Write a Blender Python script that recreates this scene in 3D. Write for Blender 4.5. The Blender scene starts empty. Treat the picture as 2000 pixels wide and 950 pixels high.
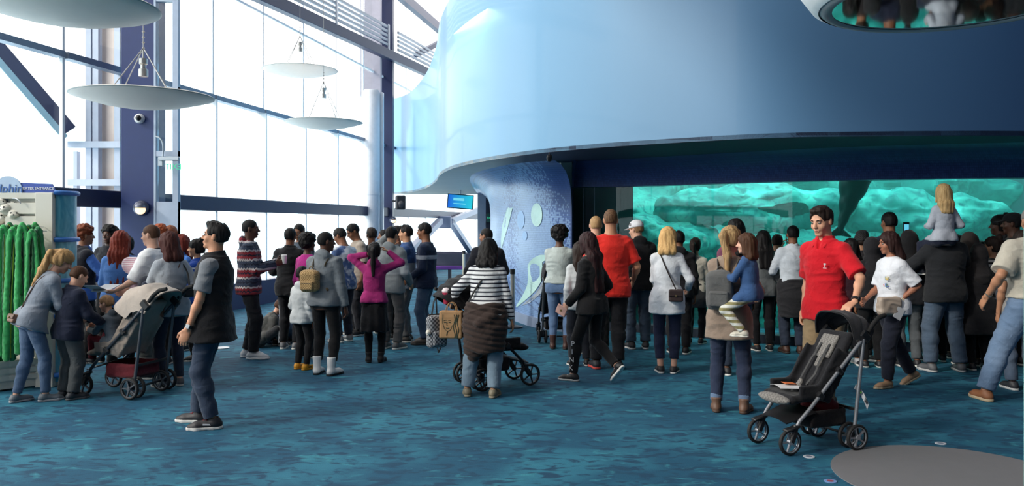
import bpy, math, random
import numpy as np
from mathutils import Vector, Matrix, Euler
random.seed(7)
SC = bpy.context.scene
COL = SC.collection
# ---------------------------------------------------------------- camera
FPX, HZ, CH = 1600.0, 440.0, 1.65       # focal length in px of the 2000 px frame, horizon row, camera height
cam = bpy.data.cameras.new('camera'); co = bpy.data.objects.new('camera', cam); COL.objects.link(co)
co.location = (0, 0, CH); co.rotation_euler = (math.pi/2, 0, 0)
cam.sensor_width = 36; cam.lens = 36*FPX/2000; cam.shift_y = (HZ-475)/2000
cam.clip_end = 300
SC.camera = co
# ---------------------------------------------------------------- sky
W = bpy.data.worlds.new('sky'); SC.world = W; W.use_nodes = True
nt = W.node_tree; nt.nodes.clear()
wo = nt.nodes.new('ShaderNodeOutputWorld'); bg = nt.nodes.new('ShaderNodeBackground')
tc = nt.nodes.new('ShaderNodeTexCoord'); sp = nt.nodes.new('ShaderNodeSeparateXYZ'); cr = nt.nodes.new('ShaderNodeValToRGB')
nt.links.new(tc.outputs['Generated'], sp.inputs[0]); nt.links.new(sp.outputs['Z'], cr.inputs[0])
cr.color_ramp.elements[0].position = 0.0; cr.color_ramp.elements[0].color = (.66, .84, .92, 1)
cr.color_ramp.elements[1].position = .22; cr.color_ramp.elements[1].color = (1, .975, .94, 1)
nt.links.new(cr.outputs[0], bg.inputs[0]); bg.inputs[1].default_value = 3.2
nt.links.new(bg.outputs[0], wo.inputs[0])
# ---------------------------------------------------------------- lights of the place
def area(name, loc, rot, sx, sy, power, col=(1, 1, 1)):
    l = bpy.data.lights.new(name, 'AREA'); l.shape = 'RECTANGLE'; l.size = sx; l.size_y = sy; l.energy = power; l.color = col
    o = bpy.data.objects.new(name, l); COL.objects.link(o); o.location = loc; o.rotation_euler = rot
    return o
# daylight falling into the open-air tank through the water surface
area('tank_daylight', (6.5, 14.5, 4.9), (0, 0, 0), 15, 4.5, 950, (.75, 1, .97))
for k, (x, y, z, tx, ty, tz, e, r_) in enumerate(((5.2, 13.5, 4.8, 5.25, 14.6, 2.0, 900, 9), (8.3, 13.2, 4.8, 7.6, 14.4, 1.75, 1500, 10), (4.0, 13.6, 4.8, 4.4, 14.5, 1.95, 500, 12), (6.4, 13.2, 4.8, 6.7, 14.8, 2.1, 500, 8))):
    l = bpy.data.lights.new('tank_caustic_spot', 'SPOT'); l.energy = e; l.spot_size = math.radians(r_); l.spot_blend = .9; l.shadow_soft_size = .05; l.color = (.85, 1, .95)  # added spots imitating sun patches on the tank rocks
    o = bpy.data.objects.new('tank_caustic_spot', l); COL.objects.link(o); o.location = (x, y, z); o.rotation_euler = (Vector((tx, ty, tz))-Vector((x, y, z))).to_track_quat('-Z', 'Y').to_euler()
# unseen warm fill lamp added under the hall ceiling
area('hall_fill', (2.0, 3.0, 8.7), (0, 0, 0), 8, 8, 170, (1, .95, .88))
sun = bpy.data.lights.new('sun', 'SUN'); sun.energy = 2.0; sun.angle = math.radians(6); sun.color = (1, .93, .82)
so = bpy.data.objects.new('sun', sun); COL.objects.link(so); so.rotation_euler = Vector((.72, .42, -.5)).to_track_quat('-Z', 'Y').to_euler()
SC.view_settings.view_transform = 'Standard'; SC.view_settings.look = 'None'
SC.view_settings.exposure = 0.08; SC.view_settings.gamma = 1; SC.view_settings.use_curve_mapping = False
SC.cycles.use_denoising = True
SC.cycles.max_bounces = 6; SC.cycles.diffuse_bounces = 3; SC.cycles.glossy_bounces = 3; SC.cycles.transparent_max_bounces = 12
SC.cycles.transmission_bounces = 4; SC.cycles.caustics_reflective = False; SC.cycles.caustics_refractive = False
SC.cycles.sample_clamp_indirect = 6
R = math.radians; PI = math.pi
def gp(u, v, z=0):
    """floor point under pixel (u, v)"""
    Y = FPX*(CH-z)/(v-HZ); return Vector(((u-1000)/FPX*Y, Y, z))
def at(u, v, Y):
    """point at depth Y under pixel (u, v)"""
    return Vector(((u-1000)/FPX*Y, Y, CH-(v-HZ)/FPX*Y))
# ================================================================ helpers: materials
MC = {}
def srgb(c):
    return tuple(((x/255)/12.92 if x/255 <= .04045 else ((x/255+.055)/1.055)**2.4) for x in c)
def _new(name):
    m = bpy.data.materials.new(name); m.use_nodes = True
    n = m.node_tree; b = n.nodes['Principled BSDF']; return m, n, b
def nd(n, t, **kw):
    x = n.nodes.new('ShaderNode'+t)
    for k, v in kw.items(): setattr(x, k, v)
    return x
def mathn(n, op, a, b=None, clamp=False):
    x = nd(n, 'Math', operation=op); x.use_clamp = clamp
    for i, v in enumerate((a, b)):
        if v is None: continue
        if isinstance(v, (int, float)): x.inputs[i].default_value = v
        else: n.links.new(v, x.inputs[i])
    return x.outputs[0]
def mixc(n, fac, a, b):
    x = nd(n, 'Mix', data_type='RGBA')
    for i, v in ((0, fac), (6, a), (7, b)):
        if isinstance(v, (int, float)): x.inputs[i].default_value = v
        elif isinstance(v, tuple): x.inputs[i].default_value = v if len(v) == 4 else (*v, 1)
        else: n.links.new(v, x.inputs[i])
    return x.outputs[2]
def plain(name, c, rough=.5, metal=0., bump=0., bscale=60., spec=.5, coat=0., emit=None, es=1., alpha=None, var=.06, vscale=8):
    key = ('p', name, c, rough, metal)
    if key in MC: return MC[key]
    m, n, b = _new(name); lin = srgb(c)
    b.inputs['Roughness'].default_value = rough; b.inputs['Metallic'].default_value = metal
    b.inputs['Specular IOR Level'].default_value = spec; b.inputs['Coat Weight'].default_value = coat
    t = nd(n, 'TexCoord'); no = nd(n, 'TexNoise'); no.inputs['Scale'].default_value = vscale; no.inputs['Detail'].default_value = 4
    n.links.new(t.outputs['Object'], no.inputs['Vector'])
    dk = tuple(x*(1-2*var) for x in lin); lt = tuple(min(1, x*(1+2*var)) for x in lin)
    n.links.new(mixc(n, no.outputs[0], dk, lt), b.inputs['Base Color'])
    if bump:
        n2 = nd(n, 'TexNoise'); n2.inputs['Scale'].default_value = bscale; n2.inputs['Detail'].default_value = 3
        n.links.new(t.outputs['Object'], n2.inputs['Vector'])
        bu = nd(n, 'Bump'); bu.inputs['Strength'].default_value = bump; bu.inputs['Distance'].default_value = .01
        n.links.new(n2.outputs[0], bu.inputs['Height']); n.links.new(bu.outputs[0], b.inputs['Normal'])
    if emit is not None:
        b.inputs['Emission Color'].default_value = (*srgb(emit), 1); b.inputs['Emission Strength'].default_value = es
    MC[key] = m; return m
def fabric(c, pat=None, c2=None, rough=.9, **kw):
    """woven cloth; pat chooses the print, drawn in the wearer's own coordinates"""
    key = ('f', c, pat, c2, tuple(sorted(kw.items())))
    if key in MC: return MC[key]
    m, n, b = _new('cloth_'+(pat or 'plain')); L = srgb(c); L2 = srgb(c2) if c2 else None
    b.inputs['Roughness'].default_value = rough; b.inputs['Specular IOR Level'].default_value = .25
    b.inputs['Sheen Weight'].default_value = .12; b.inputs['Sheen Roughness'].default_value = .5
    t = nd(n, 'TexCoord'); s = nd(n, 'SeparateXYZ'); n.links.new(t.outputs['Object'], s.inputs[0])
    x, y, z = s.outputs
    no = nd(n, 'TexNoise'); no.inputs['Scale'].default_value = 14; no.inputs['Detail'].default_value = 5
    n.links.new(t.outputs['Object'], no.inputs['Vector'])
    col = mixc(n, no.outputs[0], tuple(v*.84 for v in L), tuple(min(1, v*1.14) for v in L))
    if pat == 'stripes':
        p = kw.get('p', .036); w = kw.get('w', .4)
        f = mathn(n, 'LESS_THAN', mathn(n, 'FRACT', mathn(n, 'DIVIDE', z, p)), w)
        col = mixc(n, f, col, L2)
    elif pat == 'band':
        f = mathn(n, 'MULTIPLY', mathn(n, 'GREATER_THAN', z, kw['z0']), mathn(n, 'LESS_THAN', z, kw['z1']))
        col = mixc(n, f, col, L2)
        if 'z2' in kw:
            f = mathn(n, 'MULTIPLY', mathn(n, 'GREATER_THAN', z, kw['z2']), mathn(n, 'LESS_THAN', z, kw['z3']))
            col = mixc(n, f, col, tuple(v*.35 for v in L2))
    elif pat == 'above':
        f = mathn(n, 'GREATER_THAN', z, kw['z0']); col = mixc(n, f, col, L2)
    elif pat == 'plaid':
        f = mathn(n, 'LESS_THAN', mathn(n, 'FRACT', mathn(n, 'MULTIPLY', z, 22)), .3)
        g = mathn(n, 'LESS_THAN', mathn(n, 'FRACT', mathn(n, 'MULTIPLY', mathn(n, 'ADD', x, y), 22)), .3)
        col = mixc(n, mathn(n, 'MULTIPLY', mathn(n, 'ADD', f, g), .45), col, L2)
    elif pat == 'knit':          # nordic bands of zigzags
        r = mathn(n, 'ADD', x, mathn(n, 'MULTIPLY', y, .8))
        tri = mathn(n, 'PINGPONG', mathn(n, 'MULTIPLY', r, 1), .018)
        zz = mathn(n, 'ADD', z, tri)
        fr = mathn(n, 'FRACT', mathn(n, 'MULTIPLY', zz, 9.0))
        fr2 = mathn(n, 'FRACT', mathn(n, 'MULTIPLY', z, 4.5))
        col = mixc(n, mathn(n, 'LESS_THAN', fr2, .48), srgb((132, 42, 52)), srgb((52, 62, 82)))
        col = mixc(n, mathn(n, 'LESS_THAN', fr, .2), col, srgb((196, 190, 190)))
        col = mixc(n, mathn(n, 'MULTIPLY', mathn(n, 'GREATER_THAN', fr, .55), mathn(n, 'LESS_THAN', fr, .72)), col, srgb((30, 34, 52)))
    elif pat == 'blotch':
        n3 = nd(n, 'TexNoise'); n3.inputs['Scale'].default_value = kw.get('s', 9); n3.inputs['Detail'].default_value = 4
        n.links.new(t.outputs['Object'], n3.inputs['Vector'])
        col = mixc(n, mathn(n, 'MULTIPLY', mathn(n, 'SUBTRACT', n3.outputs[0], kw.get('t', .5)), 14, True), col, L2)
    elif pat == 'denim':
        n3 = nd(n, 'TexNoise'); n3.inputs['Scale'].default_value = 3.2; n3.inputs['Detail'].default_value = 3
        n.links.new(t.outputs['Object'], n3.inputs['Vector'])
        f = mathn(n, 'MULTIPLY', mathn(n, 'SUBTRACT', n3.outputs[0], .48), 3.0, True); gy = sum(L)/3; col = mixc(n, f, mixc(n, .28, col, (gy, gy, gy)), tuple(min(1, (v*.6+gy*.4)*1.5+.008) for v in L))
    elif pat == 'weave':
        ck = nd(n, 'TexChecker'); ck.inputs['Scale'].default_value = kw.get('s', 70)
        n.links.new(t.outputs['Object'], ck.inputs['Vector']); col = mixc(n, ck.outputs[1], col, L2)
    n.links.new(col, b.inputs['Base Color'])
    n2 = nd(n, 'TexNoise'); n2.inputs['Scale'].default_value = 320; n2.inputs['Detail'].default_value = 2
    n.links.new(t.outputs['Object'], n2.inputs['Vector'])
    n4 = nd(n, 'TexNoise'); n4.inputs['Scale'].default_value = 18; n4.inputs['Detail'].default_value = 3; n4.inputs['Distortion'].default_value = .6
    n.links.new(t.outputs['Object'], n4.inputs['Vector'])
    bu = nd(n, 'Bump'); bu.inputs['Strength'].default_value = .25; bu.inputs['Distance'].default_value = .002
    n.links.new(n2.outputs[0], bu.inputs['Height'])
    b2 = nd(n, 'Bump'); b2.inputs['Strength'].default_value = .45; b2.inputs['Distance'].default_value = .02
    n.links.new(n4.outputs[0], b2.inputs['Height']); n.links.new(bu.outputs[0], b2.inputs['Normal']); n.links.new(b2.outputs[0], b.inputs['Normal'])
    MC[key] = m; return m
def skin(c):
    key = ('s', c)
    if key in MC: return MC[key]
    m, n, b = _new('skin'); L = srgb(c)
    t = nd(n, 'TexCoord'); no = nd(n, 'TexNoise'); no.inputs['Scale'].default_value = 22; n.links.new(t.outputs['Object'], no.inputs['Vector'])
    n.links.new(mixc(n, no.outputs[0], tuple(v*.88 for v in L), (min(1, L[0]*1.12), L[1]*1.02, L[2]*.98)), b.inputs['Base Color'])
    b.inputs['Roughness'].default_value = .5; b.inputs['Subsurface Weight'].default_value = 0
    b.inputs['Specular IOR Level'].default_value = .4
    MC[key] = m; return m
def hairm(c, c2=None):
    key = ('h', c, c2)
    if key in MC: return MC[key]
    m, n, b = _new('hair'); L = srgb(c); L2 = srgb(c2) if c2 else tuple(min(1, v*1.7+.002) for v in L)
    t = nd(n, 'TexCoord'); mp = nd(n, 'Mapping'); mp.inputs['Scale'].default_value = (160, 160, 9)
    n.links.new(t.outputs['Object'], mp.inputs[0]); no = nd(n, 'TexNoise'); no.inputs['Scale'].default_value = 1; no.inputs['Detail'].default_value = 3
    n.links.new(mp.outputs[0], no.inputs['Vector'])
    n.links.new(mixc(n, mathn(n, 'MULTIPLY', mathn(n, 'SUBTRACT', no.outputs[0], .35), 2.6, True), L, L2), b.inputs['Base Color'])
    b.inputs['Roughness'].default_value = .6; b.inputs['Specular IOR Level'].default_value = .22
    bu = nd(n, 'Bump'); bu.inputs['Strength'].default_value = .7; bu.inputs['Distance'].default_value = .004
    n.links.new(no.outputs[0], bu.inputs['Height']); n.links.new(bu.outputs[0], b.inputs['Normal'])
    MC[key] = m; return m
# ================================================================ helpers: objects
def tag(o, label=None, cat=None, group=None, kind=None):
    if label: o['label'] = label
    if cat: o['category'] = cat
    if group: o['group'] = group
    if kind: o['kind'] = kind
    return o
def empty(name, loc=(0, 0, 0), rz=0, label=None, cat=None, group=None):
    o = bpy.data.objects.new(name, None); COL.objects.link(o); o.location = loc; o.rotation_euler = (0, 0, rz); o.empty_display_size = .1
    return tag(o, label, cat, group)
def link(name, me, mat, parent=None):
    o = bpy.data.objects.new(name, me); COL.objects.link(o)
    if mat is not None and not len(me.materials): me.materials.append(mat)
    if parent is not None: o.parent = parent
    return o
def copy_tree(o, parent=None):
    c = o.copy(); COL.objects.link(c)
    if parent is not None: c.parent = parent
    for ch in [k for k in COL.objects if k.parent == o]: copy_tree(ch, c)
    return c
def frame_of(d, hint=(0, 0, 1)):
    d = Vector(d).normalized(); h = Vector(hint)
    if abs(d.dot(h.normalized())) > .97: h = Vector((1, 0, 0)) if abs(d.x) < .9 else Vector((0, 1, 0))
    x = h.cross(d).normalized(); y = d.cross(x); return x, y, d
class MB:
    """collects plain shapes; build() links them as ONE mesh object"""
    def __init__(s): s.v = []; s.f = []; s.sm = []
    def add(s, vs, fs, smooth=False):
        k = len(s.v); s.v += [tuple(p) for p in vs]; s.f += [tuple(i+k for i in f) for f in fs]; s.sm += [smooth]*len(fs); return s
    def box(s, c, size, rz=0., bev=0., M=None):
        hx, hy, hz = (q/2 for q in size); c = Vector(c); M = M or Matrix.Rotation(rz, 3, 'Z')
        b = min(bev, hx*.9, hy*.9, hz*.9)
        if b <= 0:
            P = [(x, y, z) for x in (-hx, hx) for y in (-hy, hy) for z in (-hz, hz)]
            F = [(0, 1, 3, 2), (4, 6, 7, 5), (0, 4, 5, 1), (2, 3, 7, 6), (0, 2, 6, 4), (1, 5, 7, 3)]
        else:
            P = []; idx = {}
            for sx in (-1, 1):
                for sy in (-1, 1):
                    for sz in (-1, 1):
                        for a in range(3):
                            p = [sx*(hx-b), sy*(hy-b), sz*(hz-b)]; p[a] = (sx*hx, sy*hy, sz*hz)[a]
                            idx[(sx, sy, sz, a)] = len(P); P.append(tuple(p))
            F = []
            for a in range(3):
                o1, o2 = (a+1) % 3, (a+2) % 3
                for sg in (-1, 1):
                    q = []
                    for s1, s2 in ((-1, -1), (1, -1), (1, 1), (-1, 1)):
                        k = [0, 0, 0]; k[a] = sg; k[o1] = s1; k[o2] = s2; q.append(idx[(*k, a)])
                    F.append(tuple(q if sg > 0 else q[::-1]))
                for s1 in (-1, 1):
                    for s2 in (-1, 1):
                        k0 = [0, 0, 0]; k0[o1] = s1; k0[o2] = s2; kl = list(k0); kh = list(k0); kl[a] = -1; kh[a] = 1
                        q = [idx[(*kl, o1)], idx[(*kh, o1)], idx[(*kh, o2)], idx[(*kl, o2)]]
                        F.append(tuple(q if s1*s2 < 0 else q[::-1]))
            for sx in (-1, 1):
                for sy in (-1, 1):
                    for sz in (-1, 1):
                        q = [idx[(sx, sy, sz, a)] for a in range(3)]; F.append(tuple(q if sx*sy*sz > 0 else q[::-1]))
        return s.add([c+M@Vector(p) for p in P], F)
    def bar(s, a, b, w, t, hint=(0, 0, 1), bev=0.):
        """rectangular bar from a to b: w sideways, t along the hint"""
        a = Vector(a); b = Vector(b); x, y, d = frame_of(b-a, hint)
        M = Matrix((x, y, d)).transposed(); return s.box((a+b)/2, (w, t, (b-a).length), M=M, bev=bev)
    def tube(s, pts, r, n=10, closed=False, caps=True, flat=1.0, hint=(0, 0, 1)):
        pts = [Vector(p) for p in pts]; N = len(pts); rr = r if isinstance(r, (list, tuple)) else [r]*N
        V = []; px = None
        for i, p in enumerate(pts):
            if closed: d = pts[(i+1) % N]-pts[i-1]
            else: d = pts[min(i+1, N-1)]-pts[max(i-1, 0)]
            if px is None: x, y, d = frame_of(d, hint)
            else:
                d.normalize(); y = d.cross(px).normalized(); x = y.cross(d)
            px = x
            for k in range(n):
                a = 2*PI*k/n; V.append(p+x*(math.cos(a)*rr[i])+y*(math.sin(a)*rr[i]*flat))
        F = []
        for i in range(N if closed else N-1):
            j = (i+1) % N
            for k in range(n): F.append((i*n+k, i*n+(k+1) % n, j*n+(k+1) % n, j*n+k))
        if caps and not closed: F.append(tuple(range(n))[::-1]); F.append(tuple((N-1)*n+k for k in range(n)))
        return s.add(V, F, True)
    def lathe(s, prof, c=(0, 0, 0), n=32, M=None, caps=False):
        c = Vector(c); V = []; F = []
        for r, z in prof:
            for k in range(n):
                a = 2*PI*k/n; p = Vector((r*math.cos(a), r*math.sin(a), z)); V.append(c+(M@p if M else p))
        for i in range(len(prof)-1):
            for k in range(n): F.append((i*n+k, i*n+(k+1) % n, (i+1)*n+(k+1) % n, (i+1)*n+k))
        if caps: F.append(tuple(range(n))[::-1]); F.append(tuple((len(prof)-1)*n+k for k in range(n)))
        return s.add(V, F, True)
    def prism(s, poly, z0, z1, M=None, c=(0, 0, 0)):
        n = len(poly); c = Vector(c); V = [Vector((x, y, z)) for z in (z0, z1) for x, y in poly]
        if M: V = [M@p for p in V]
        F = [tuple(range(n))[::-1], tuple(range(n, 2*n))]+[(i, (i+1) % n, n+(i+1) % n, n+i) for i in range(n)]
        return s.add([c+p for p in V], F)
    def mesh(s, name):
        me = bpy.data.meshes.new(name); me.from_pydata(s.v, [], s.f)
        me.polygons.foreach_set('use_smooth', s.sm); me.validate(); me.update(); return me
    def build(s, name, mat, parent=None):
        me = s.mesh(name); o = link(name, me, mat, parent)
        if any(s.sm) and not all(s.sm) or any(s.sm): 
            try: me.set_sharp_from_angle(angle=R(38))
            except Exception: pass
        return o
def struct(name, mb, mat):
    o = mb.build(name, mat); o['kind'] = 'structure'; return o
def grid_mesh(fn, nu, nv, thick=0.):
    """sheet given by fn(u, v) in 0..1; optional thickness"""
    V = [Vector(fn(i/nu, j/nv)) for i in range(nu+1) for j in range(nv+1)]
    F = [(i*(nv+1)+j, (i+1)*(nv+1)+j, (i+1)*(nv+1)+j+1, i*(nv+1)+j+1) for i in range(nu) for j in range(nv)]
    m = MB(); 
    if thick:
        nr = [Vector((0, 0, 0)) for _ in V]
        for f in F:
            q = (V[f[1]]-V[f[0]]).cross(V[f[3]]-V[f[0]])
            for k in f: nr[k] += q
        V2 = [p-q.normalized()*thick for p, q in zip(V, nr)]; k = len(V)
        F2 = [tuple(i+k for i in f)[::-1] for f in F]
        rim = [i*(nv+1) for i in range(nu+1)]+[nu*(nv+1)+j for j in range(1, nv+1)]+[i*(nv+1)+nv for i in range(nu-1, -1, -1)]+[j for j in range(nv-1, 0, -1)]
        F3 = [(rim[a], rim[a]+k, rim[(a+1) % len(rim)]+k, rim[(a+1) % len(rim)]) for a in range(len(rim))]
        m.add(V+V2, F+F2, True); m.sm = [True]*len(m.f)
        m.f += [tuple(f) for f in F3]; m.sm += [False]*len(F3)
    else: m.add(V, F, True)
    return m
def text(s, name, size, mat, parent, loc, rot, ext=.002, align='CENTER', shear=0, space=1.):
    c = bpy.data.curves.new(name, 'FONT'); c.body = s; c.size = size; c.extrude = ext; c.align_x = align; c.align_y = 'CENTER'; c.resolution_u = 3
    c.shear = shear; c.space_character = space
    o = bpy.data.objects.new(name, c); COL.objects.link(o); c.materials.append(mat)
    me = bpy.data.meshes.new_from_object(o.evaluated_get(bpy.context.evaluated_depsgraph_get())); bpy.data.objects.remove(o)
    o = bpy.data.objects.new(name, me); COL.objects.link(o); o.parent = parent
    o.location = loc; o.rotation_euler = rot; return o
# ================================================================ helpers: smooth solids (distance fields meshed by surface nets)
def _v(a): return np.asarray(a, dtype=np.float64)
def cone(a, b, ra, rb, fl=None, cut=()):
    a = _v(a); b = _v(b); ba = b-a; L2 = max(float(ba@ba), 1e-9); rm = max(ra, rb)
    def f(X, Y, Z):
        px, py, pz = X-a[0], Y-a[1], Z-a[2]
        t = np.clip((px*ba[0]+py*ba[1]+pz*ba[2])/L2, 0, 1)
        qx, qy, qz = px-t*ba[0], py-t*ba[1], pz-t*ba[2]; k = 1.
        if fl is not None:
            w, s = fl; g = (qx*w[0]+qy*w[1]+qz*w[2])*(1/s-1); qx = qx+w[0]*g; qy = qy+w[1]*g; qz = qz+w[2]*g; k = .8
        d = (np.sqrt(qx*qx+qy*qy+qz*qz)-(ra+(rb-ra)*t))*k
        for p, n in cut: d = np.maximum(d, (X-p[0])*n[0]+(Y-p[1])*n[1]+(Z-p[2])*n[2])
        return d
    return f, np.minimum(a-ra, b-rb)-.001, np.maximum(a+ra, b+rb)+.001
def ell(c, r, M=None, cut=()):
    c = _v(c); r = _v(r); M = np.eye(3) if M is None else _v(M)   # columns = own axes
    ext = np.sqrt(((M*r)**2).sum(1))
    def f(X, Y, Z):
        p = (X-c[0], Y-c[1], Z-c[2])
        q = [(p[0]*M[0, i]+p[1]*M[1, i]+p[2]*M[2, i]) for i in range(3)]
        k0 = np.sqrt(sum((q[i]/r[i])**2 for i in range(3))); k1 = np.sqrt(sum((q[i]/r[i]**2)**2 for i in range(3)))+1e-6
        d = k0*(k0-1)/k1
        for p0, n in cut: d = np.maximum(d, (X-p0[0])*n[0]+(Y-p0[1])*n[1]+(Z-p0[2])*n[2])
        return d
    return f, c-ext, c+ext
def rbox(c, h, M=None, r=.01):
    c = _v(c); h = _v(h); M = np.eye(3) if M is None else _v(M); ext = np.abs(M)@h
    def f(X, Y, Z):
        p = (X-c[0], Y-c[1], Z-c[2])
        q = [np.abs(p[0]*M[0, i]+p[1]*M[1, i]+p[2]*M[2, i])-(h[i]-r) for i in range(3)]
        return np.sqrt(sum(np.maximum(x, 0)**2 for x in q))+np.minimum(np.maximum(q[0], np.maximum(q[1], q[2])), 0)-r
    return f, c-ext, c+ext
def loft(o, U, X, F, ts, rx, ry, oy=None, cut=()):
    """elliptic cross-sections along an axis"""
    o = _v(o); U = _v(U); Xa = _v(X); Fa = _v(F); ts = _v(ts); rx = _v(rx); ry = _v(ry); oy = _v(oy) if oy is not None else ts*0
    pts = [o+U*t+Xa*a*p+Fa*(y+b*q) for t, a, b, y in zip(ts, rx, ry, oy) for p, q in ((1, 1), (1, -1), (-1, 1), (-1, -1))]
    lo = np.min(pts, 0); hi = np.max(pts, 0)
    def f(X, Y, Z):
        px, py, pz = X-o[0], Y-o[1], Z-o[2]
        t = px*U[0]+py*U[1]+pz*U[2]; x = px*Xa[0]+py*Xa[1]+pz*Xa[2]; y = px*Fa[0]+py*Fa[1]+pz*Fa[2]
        a = np.interp(t, ts, rx); b = np.interp(t, ts, ry); y = y-np.interp(t, ts, oy)
        e = np.sqrt((x/a)**2+(y/b)**2); d = (e-1)*np.minimum(a, b)
        d = np.maximum(d, np.maximum(ts[0]-t, t-ts[-1]))
        for p0, n in cut: d = np.maximum(d, (X-p0[0])*n[0]+(Y-p0[1])*n[1]+(Z-p0[2])*n[2])
        return d
    return f, lo, hi
_rs = np.random.RandomState(3); _LAT = _rs.rand(32, 32, 32).astype(np.float32)
def vnoise(P, fr):
    q = P*_v(fr); i = np.floor(q).astype(int); t = q-i; t = t*t*(3-2*t); i0 = i & 31; i1 = (i+1) & 31; r = 0
    for a in (0, 1):
        for b in (0, 1):
            for c in (0, 1):
                w = (t[:, 0] if a else 1-t[:, 0])*(t[:, 1] if b else 1-t[:, 1])*(t[:, 2] if c else 1-t[:, 2])
                r = r+w*_LAT[(i1 if a else i0)[:, 0], (i1 if b else i0)[:, 1], (i1 if c else i0)[:, 2]]
    return r*2-1
_C8 = [(0, 0, 0), (1, 0, 0), (0, 1, 0), (1, 1, 0), (0, 0, 1), (1, 0, 1), (0, 1, 1), (1, 1, 1)]
_E12 = [(0, 1), (2, 3), (4, 5), (6, 7), (0, 2), (1, 3), (4, 6), (5, 7), (0, 4), (1, 5), (2, 6), (3, 7)]
def surfnet(D, o, h):
    S = D < 0; c = np.zeros(tuple(n-1 for n in D.shape), np.int8)
    sl = lambda k, n: slice(k, n-1+k)
    for q in _C8: c += S[sl(q[0], D.shape[0]), sl(q[1], D.shape[1]), sl(q[2], D.shape[2])]
    act = (c > 0) & (c < 8); I, J, K = np.nonzero(act); n = len(I)
    idx = np.full(act.shape, -1, np.int32); idx[I, J, K] = np.arange(n)
    val = [D[I+q[0], J+q[1], K+q[2]] for q in _C8]; pos = np.zeros((n, 3)); cnt = np.zeros(n)
    for a, b in _E12:
        m = (val[a] < 0) != (val[b] < 0); t = np.where(m, val[a]/(val[a]-val[b]+1e-20), 0)
        qa, qb = _v(_C8[a]), _v(_C8[b]); pos += (m[:, None])*(qa+(qb-qa)*t[:, None]); cnt += m
    V = (np.stack([I, J, K], 1)+pos/cnt[:, None])*h+o
    Q = []
    for ax in range(3):
        s0 = [slice(None)]*3; s1 = [slice(None)]*3; s0[ax] = slice(0, -1); s1[ax] = slice(1, None)
        A = S[tuple(s0)]; B = S[tuple(s1)]; e = A != B; ei = np.nonzero(e); o1, o2 = (ax+1) % 3, (ax+2) % 3
        ok = (ei[o1] > 0) & (ei[o2] > 0) & (ei[o1] < D.shape[o1]-1) & (ei[o2] < D.shape[o2]-1)
        ei = [x[ok] for x in ei]; inside = A[tuple(ei)]
        def g(d1, d2):
            k = [None]*3; k[ax] = ei[ax]; k[o1] = ei[o1]+d1; k[o2] = ei[o2]+d2; return idx[tuple(k)]
        q = np.stack([g(-1, -1), g(0, -1), g(0, 0), g(-1, 0)], 1); q[~inside] = q[~inside][:, ::-1]; Q.append(q)
    return V, np.concatenate(Q)
class Vol:
    def __init__(s): s.p = []
    def u(s, prim, k=.012): s.p.append(('u', prim, k)); return s
    def cutout(s, prim, k=.004): s.p.append(('s', prim, k)); return s
    def mesh(s, name, h, noise=None):
        P = s.p; lo = np.min([q[1][1] for q in P if q[0] == 'u'], 0)-h*3; hi = np.max([q[1][2] for q in P if q[0] == 'u'], 0)+h*3
        N = [int(x) for x in np.ceil((hi-lo)/h)+1]; D = np.full(N, .06, np.float32)
        ax = [lo[i]+np.arange(N[i])*h for i in range(3)]
        for op, (f, a, b), k in P:
            m = .02+k; sl = []; 
            for i in range(3):
                i0 = max(0, int((a[i]-m-lo[i])/h)); i1 = min(N[i], int((b[i]+m-lo[i])/h)+2); sl.append(slice(i0, max(i0, i1)))
            if any(q.stop <= q.start for q in sl): continue
            d = f(ax[0][sl[0]][:, None, None], ax[1][sl[1]][None, :, None], ax[2][sl[2]][None, None, :]).astype(np.float32)
            A = D[tuple(sl)]
            if op == 'u':
                e = np.maximum(k-np.abs(A-d), 0)/k; r = np.minimum(A, d)-e*e*k*.25
            else:
                d = -d; e = np.maximum(k-np.abs(A-d), 0)/k; r = np.maximum(A, d)+e*e*k*.25
            D[tuple(sl)] = r
        V, Q = surfnet(D, lo, h)
        me = bpy.data.meshes.new(name); me.vertices.add(len(V)); me.vertices.foreach_set('co', V.astype(np.float32).ravel())
        me.loops.add(len(Q)*4); me.loops.foreach_set('vertex_index', Q.astype(np.int32).ravel())
        me.polygons.add(len(Q)); me.polygons.foreach_set('loop_start', np.arange(0, len(Q)*4, 4, dtype=np.int32))
        me.polygons.foreach_set('use_smooth', np.ones(len(Q), bool)); me.update(calc_edges=True)
        if noise is not None and len(V):
            nr = np.zeros(len(V)*3, np.float32)
            me.vertex_normals.foreach_get('vector', nr); nr = nr.reshape(-1, 3)
            V = V+nr*noise(V)[:, None]; me.vertices.foreach_set('co', V.astype(np.float32).ravel()); me.update()
        return me
    def build(s, name, mat, parent, h, noise=None):
        return link(name, s.mesh(name, h, noise), mat, parent)
def folds(amp=.006, seed=0.):
    def f(P):
        Q = P+seed; w = np.stack([vnoise(Q, (5, 5, 5)), vnoise(Q+7, (5, 5, 5)), vnoise(Q+3, (6, 6, 6))], 1)*.06
        a = vnoise(Q+w, (7, 7, 17)); b = vnoise(Q+w+11, (14, 14, 26))
        return amp*((1-2*np.abs(a))*.8+.4*b)
    return f
# ================================================================ setting
NAVY = plain('navy_paint', (24, 34, 70), .45); STEEL = plain('grey_steel', (120, 132, 150), .4, .3); WHT = plain('white_frame', (236, 240, 244), .45)
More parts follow.
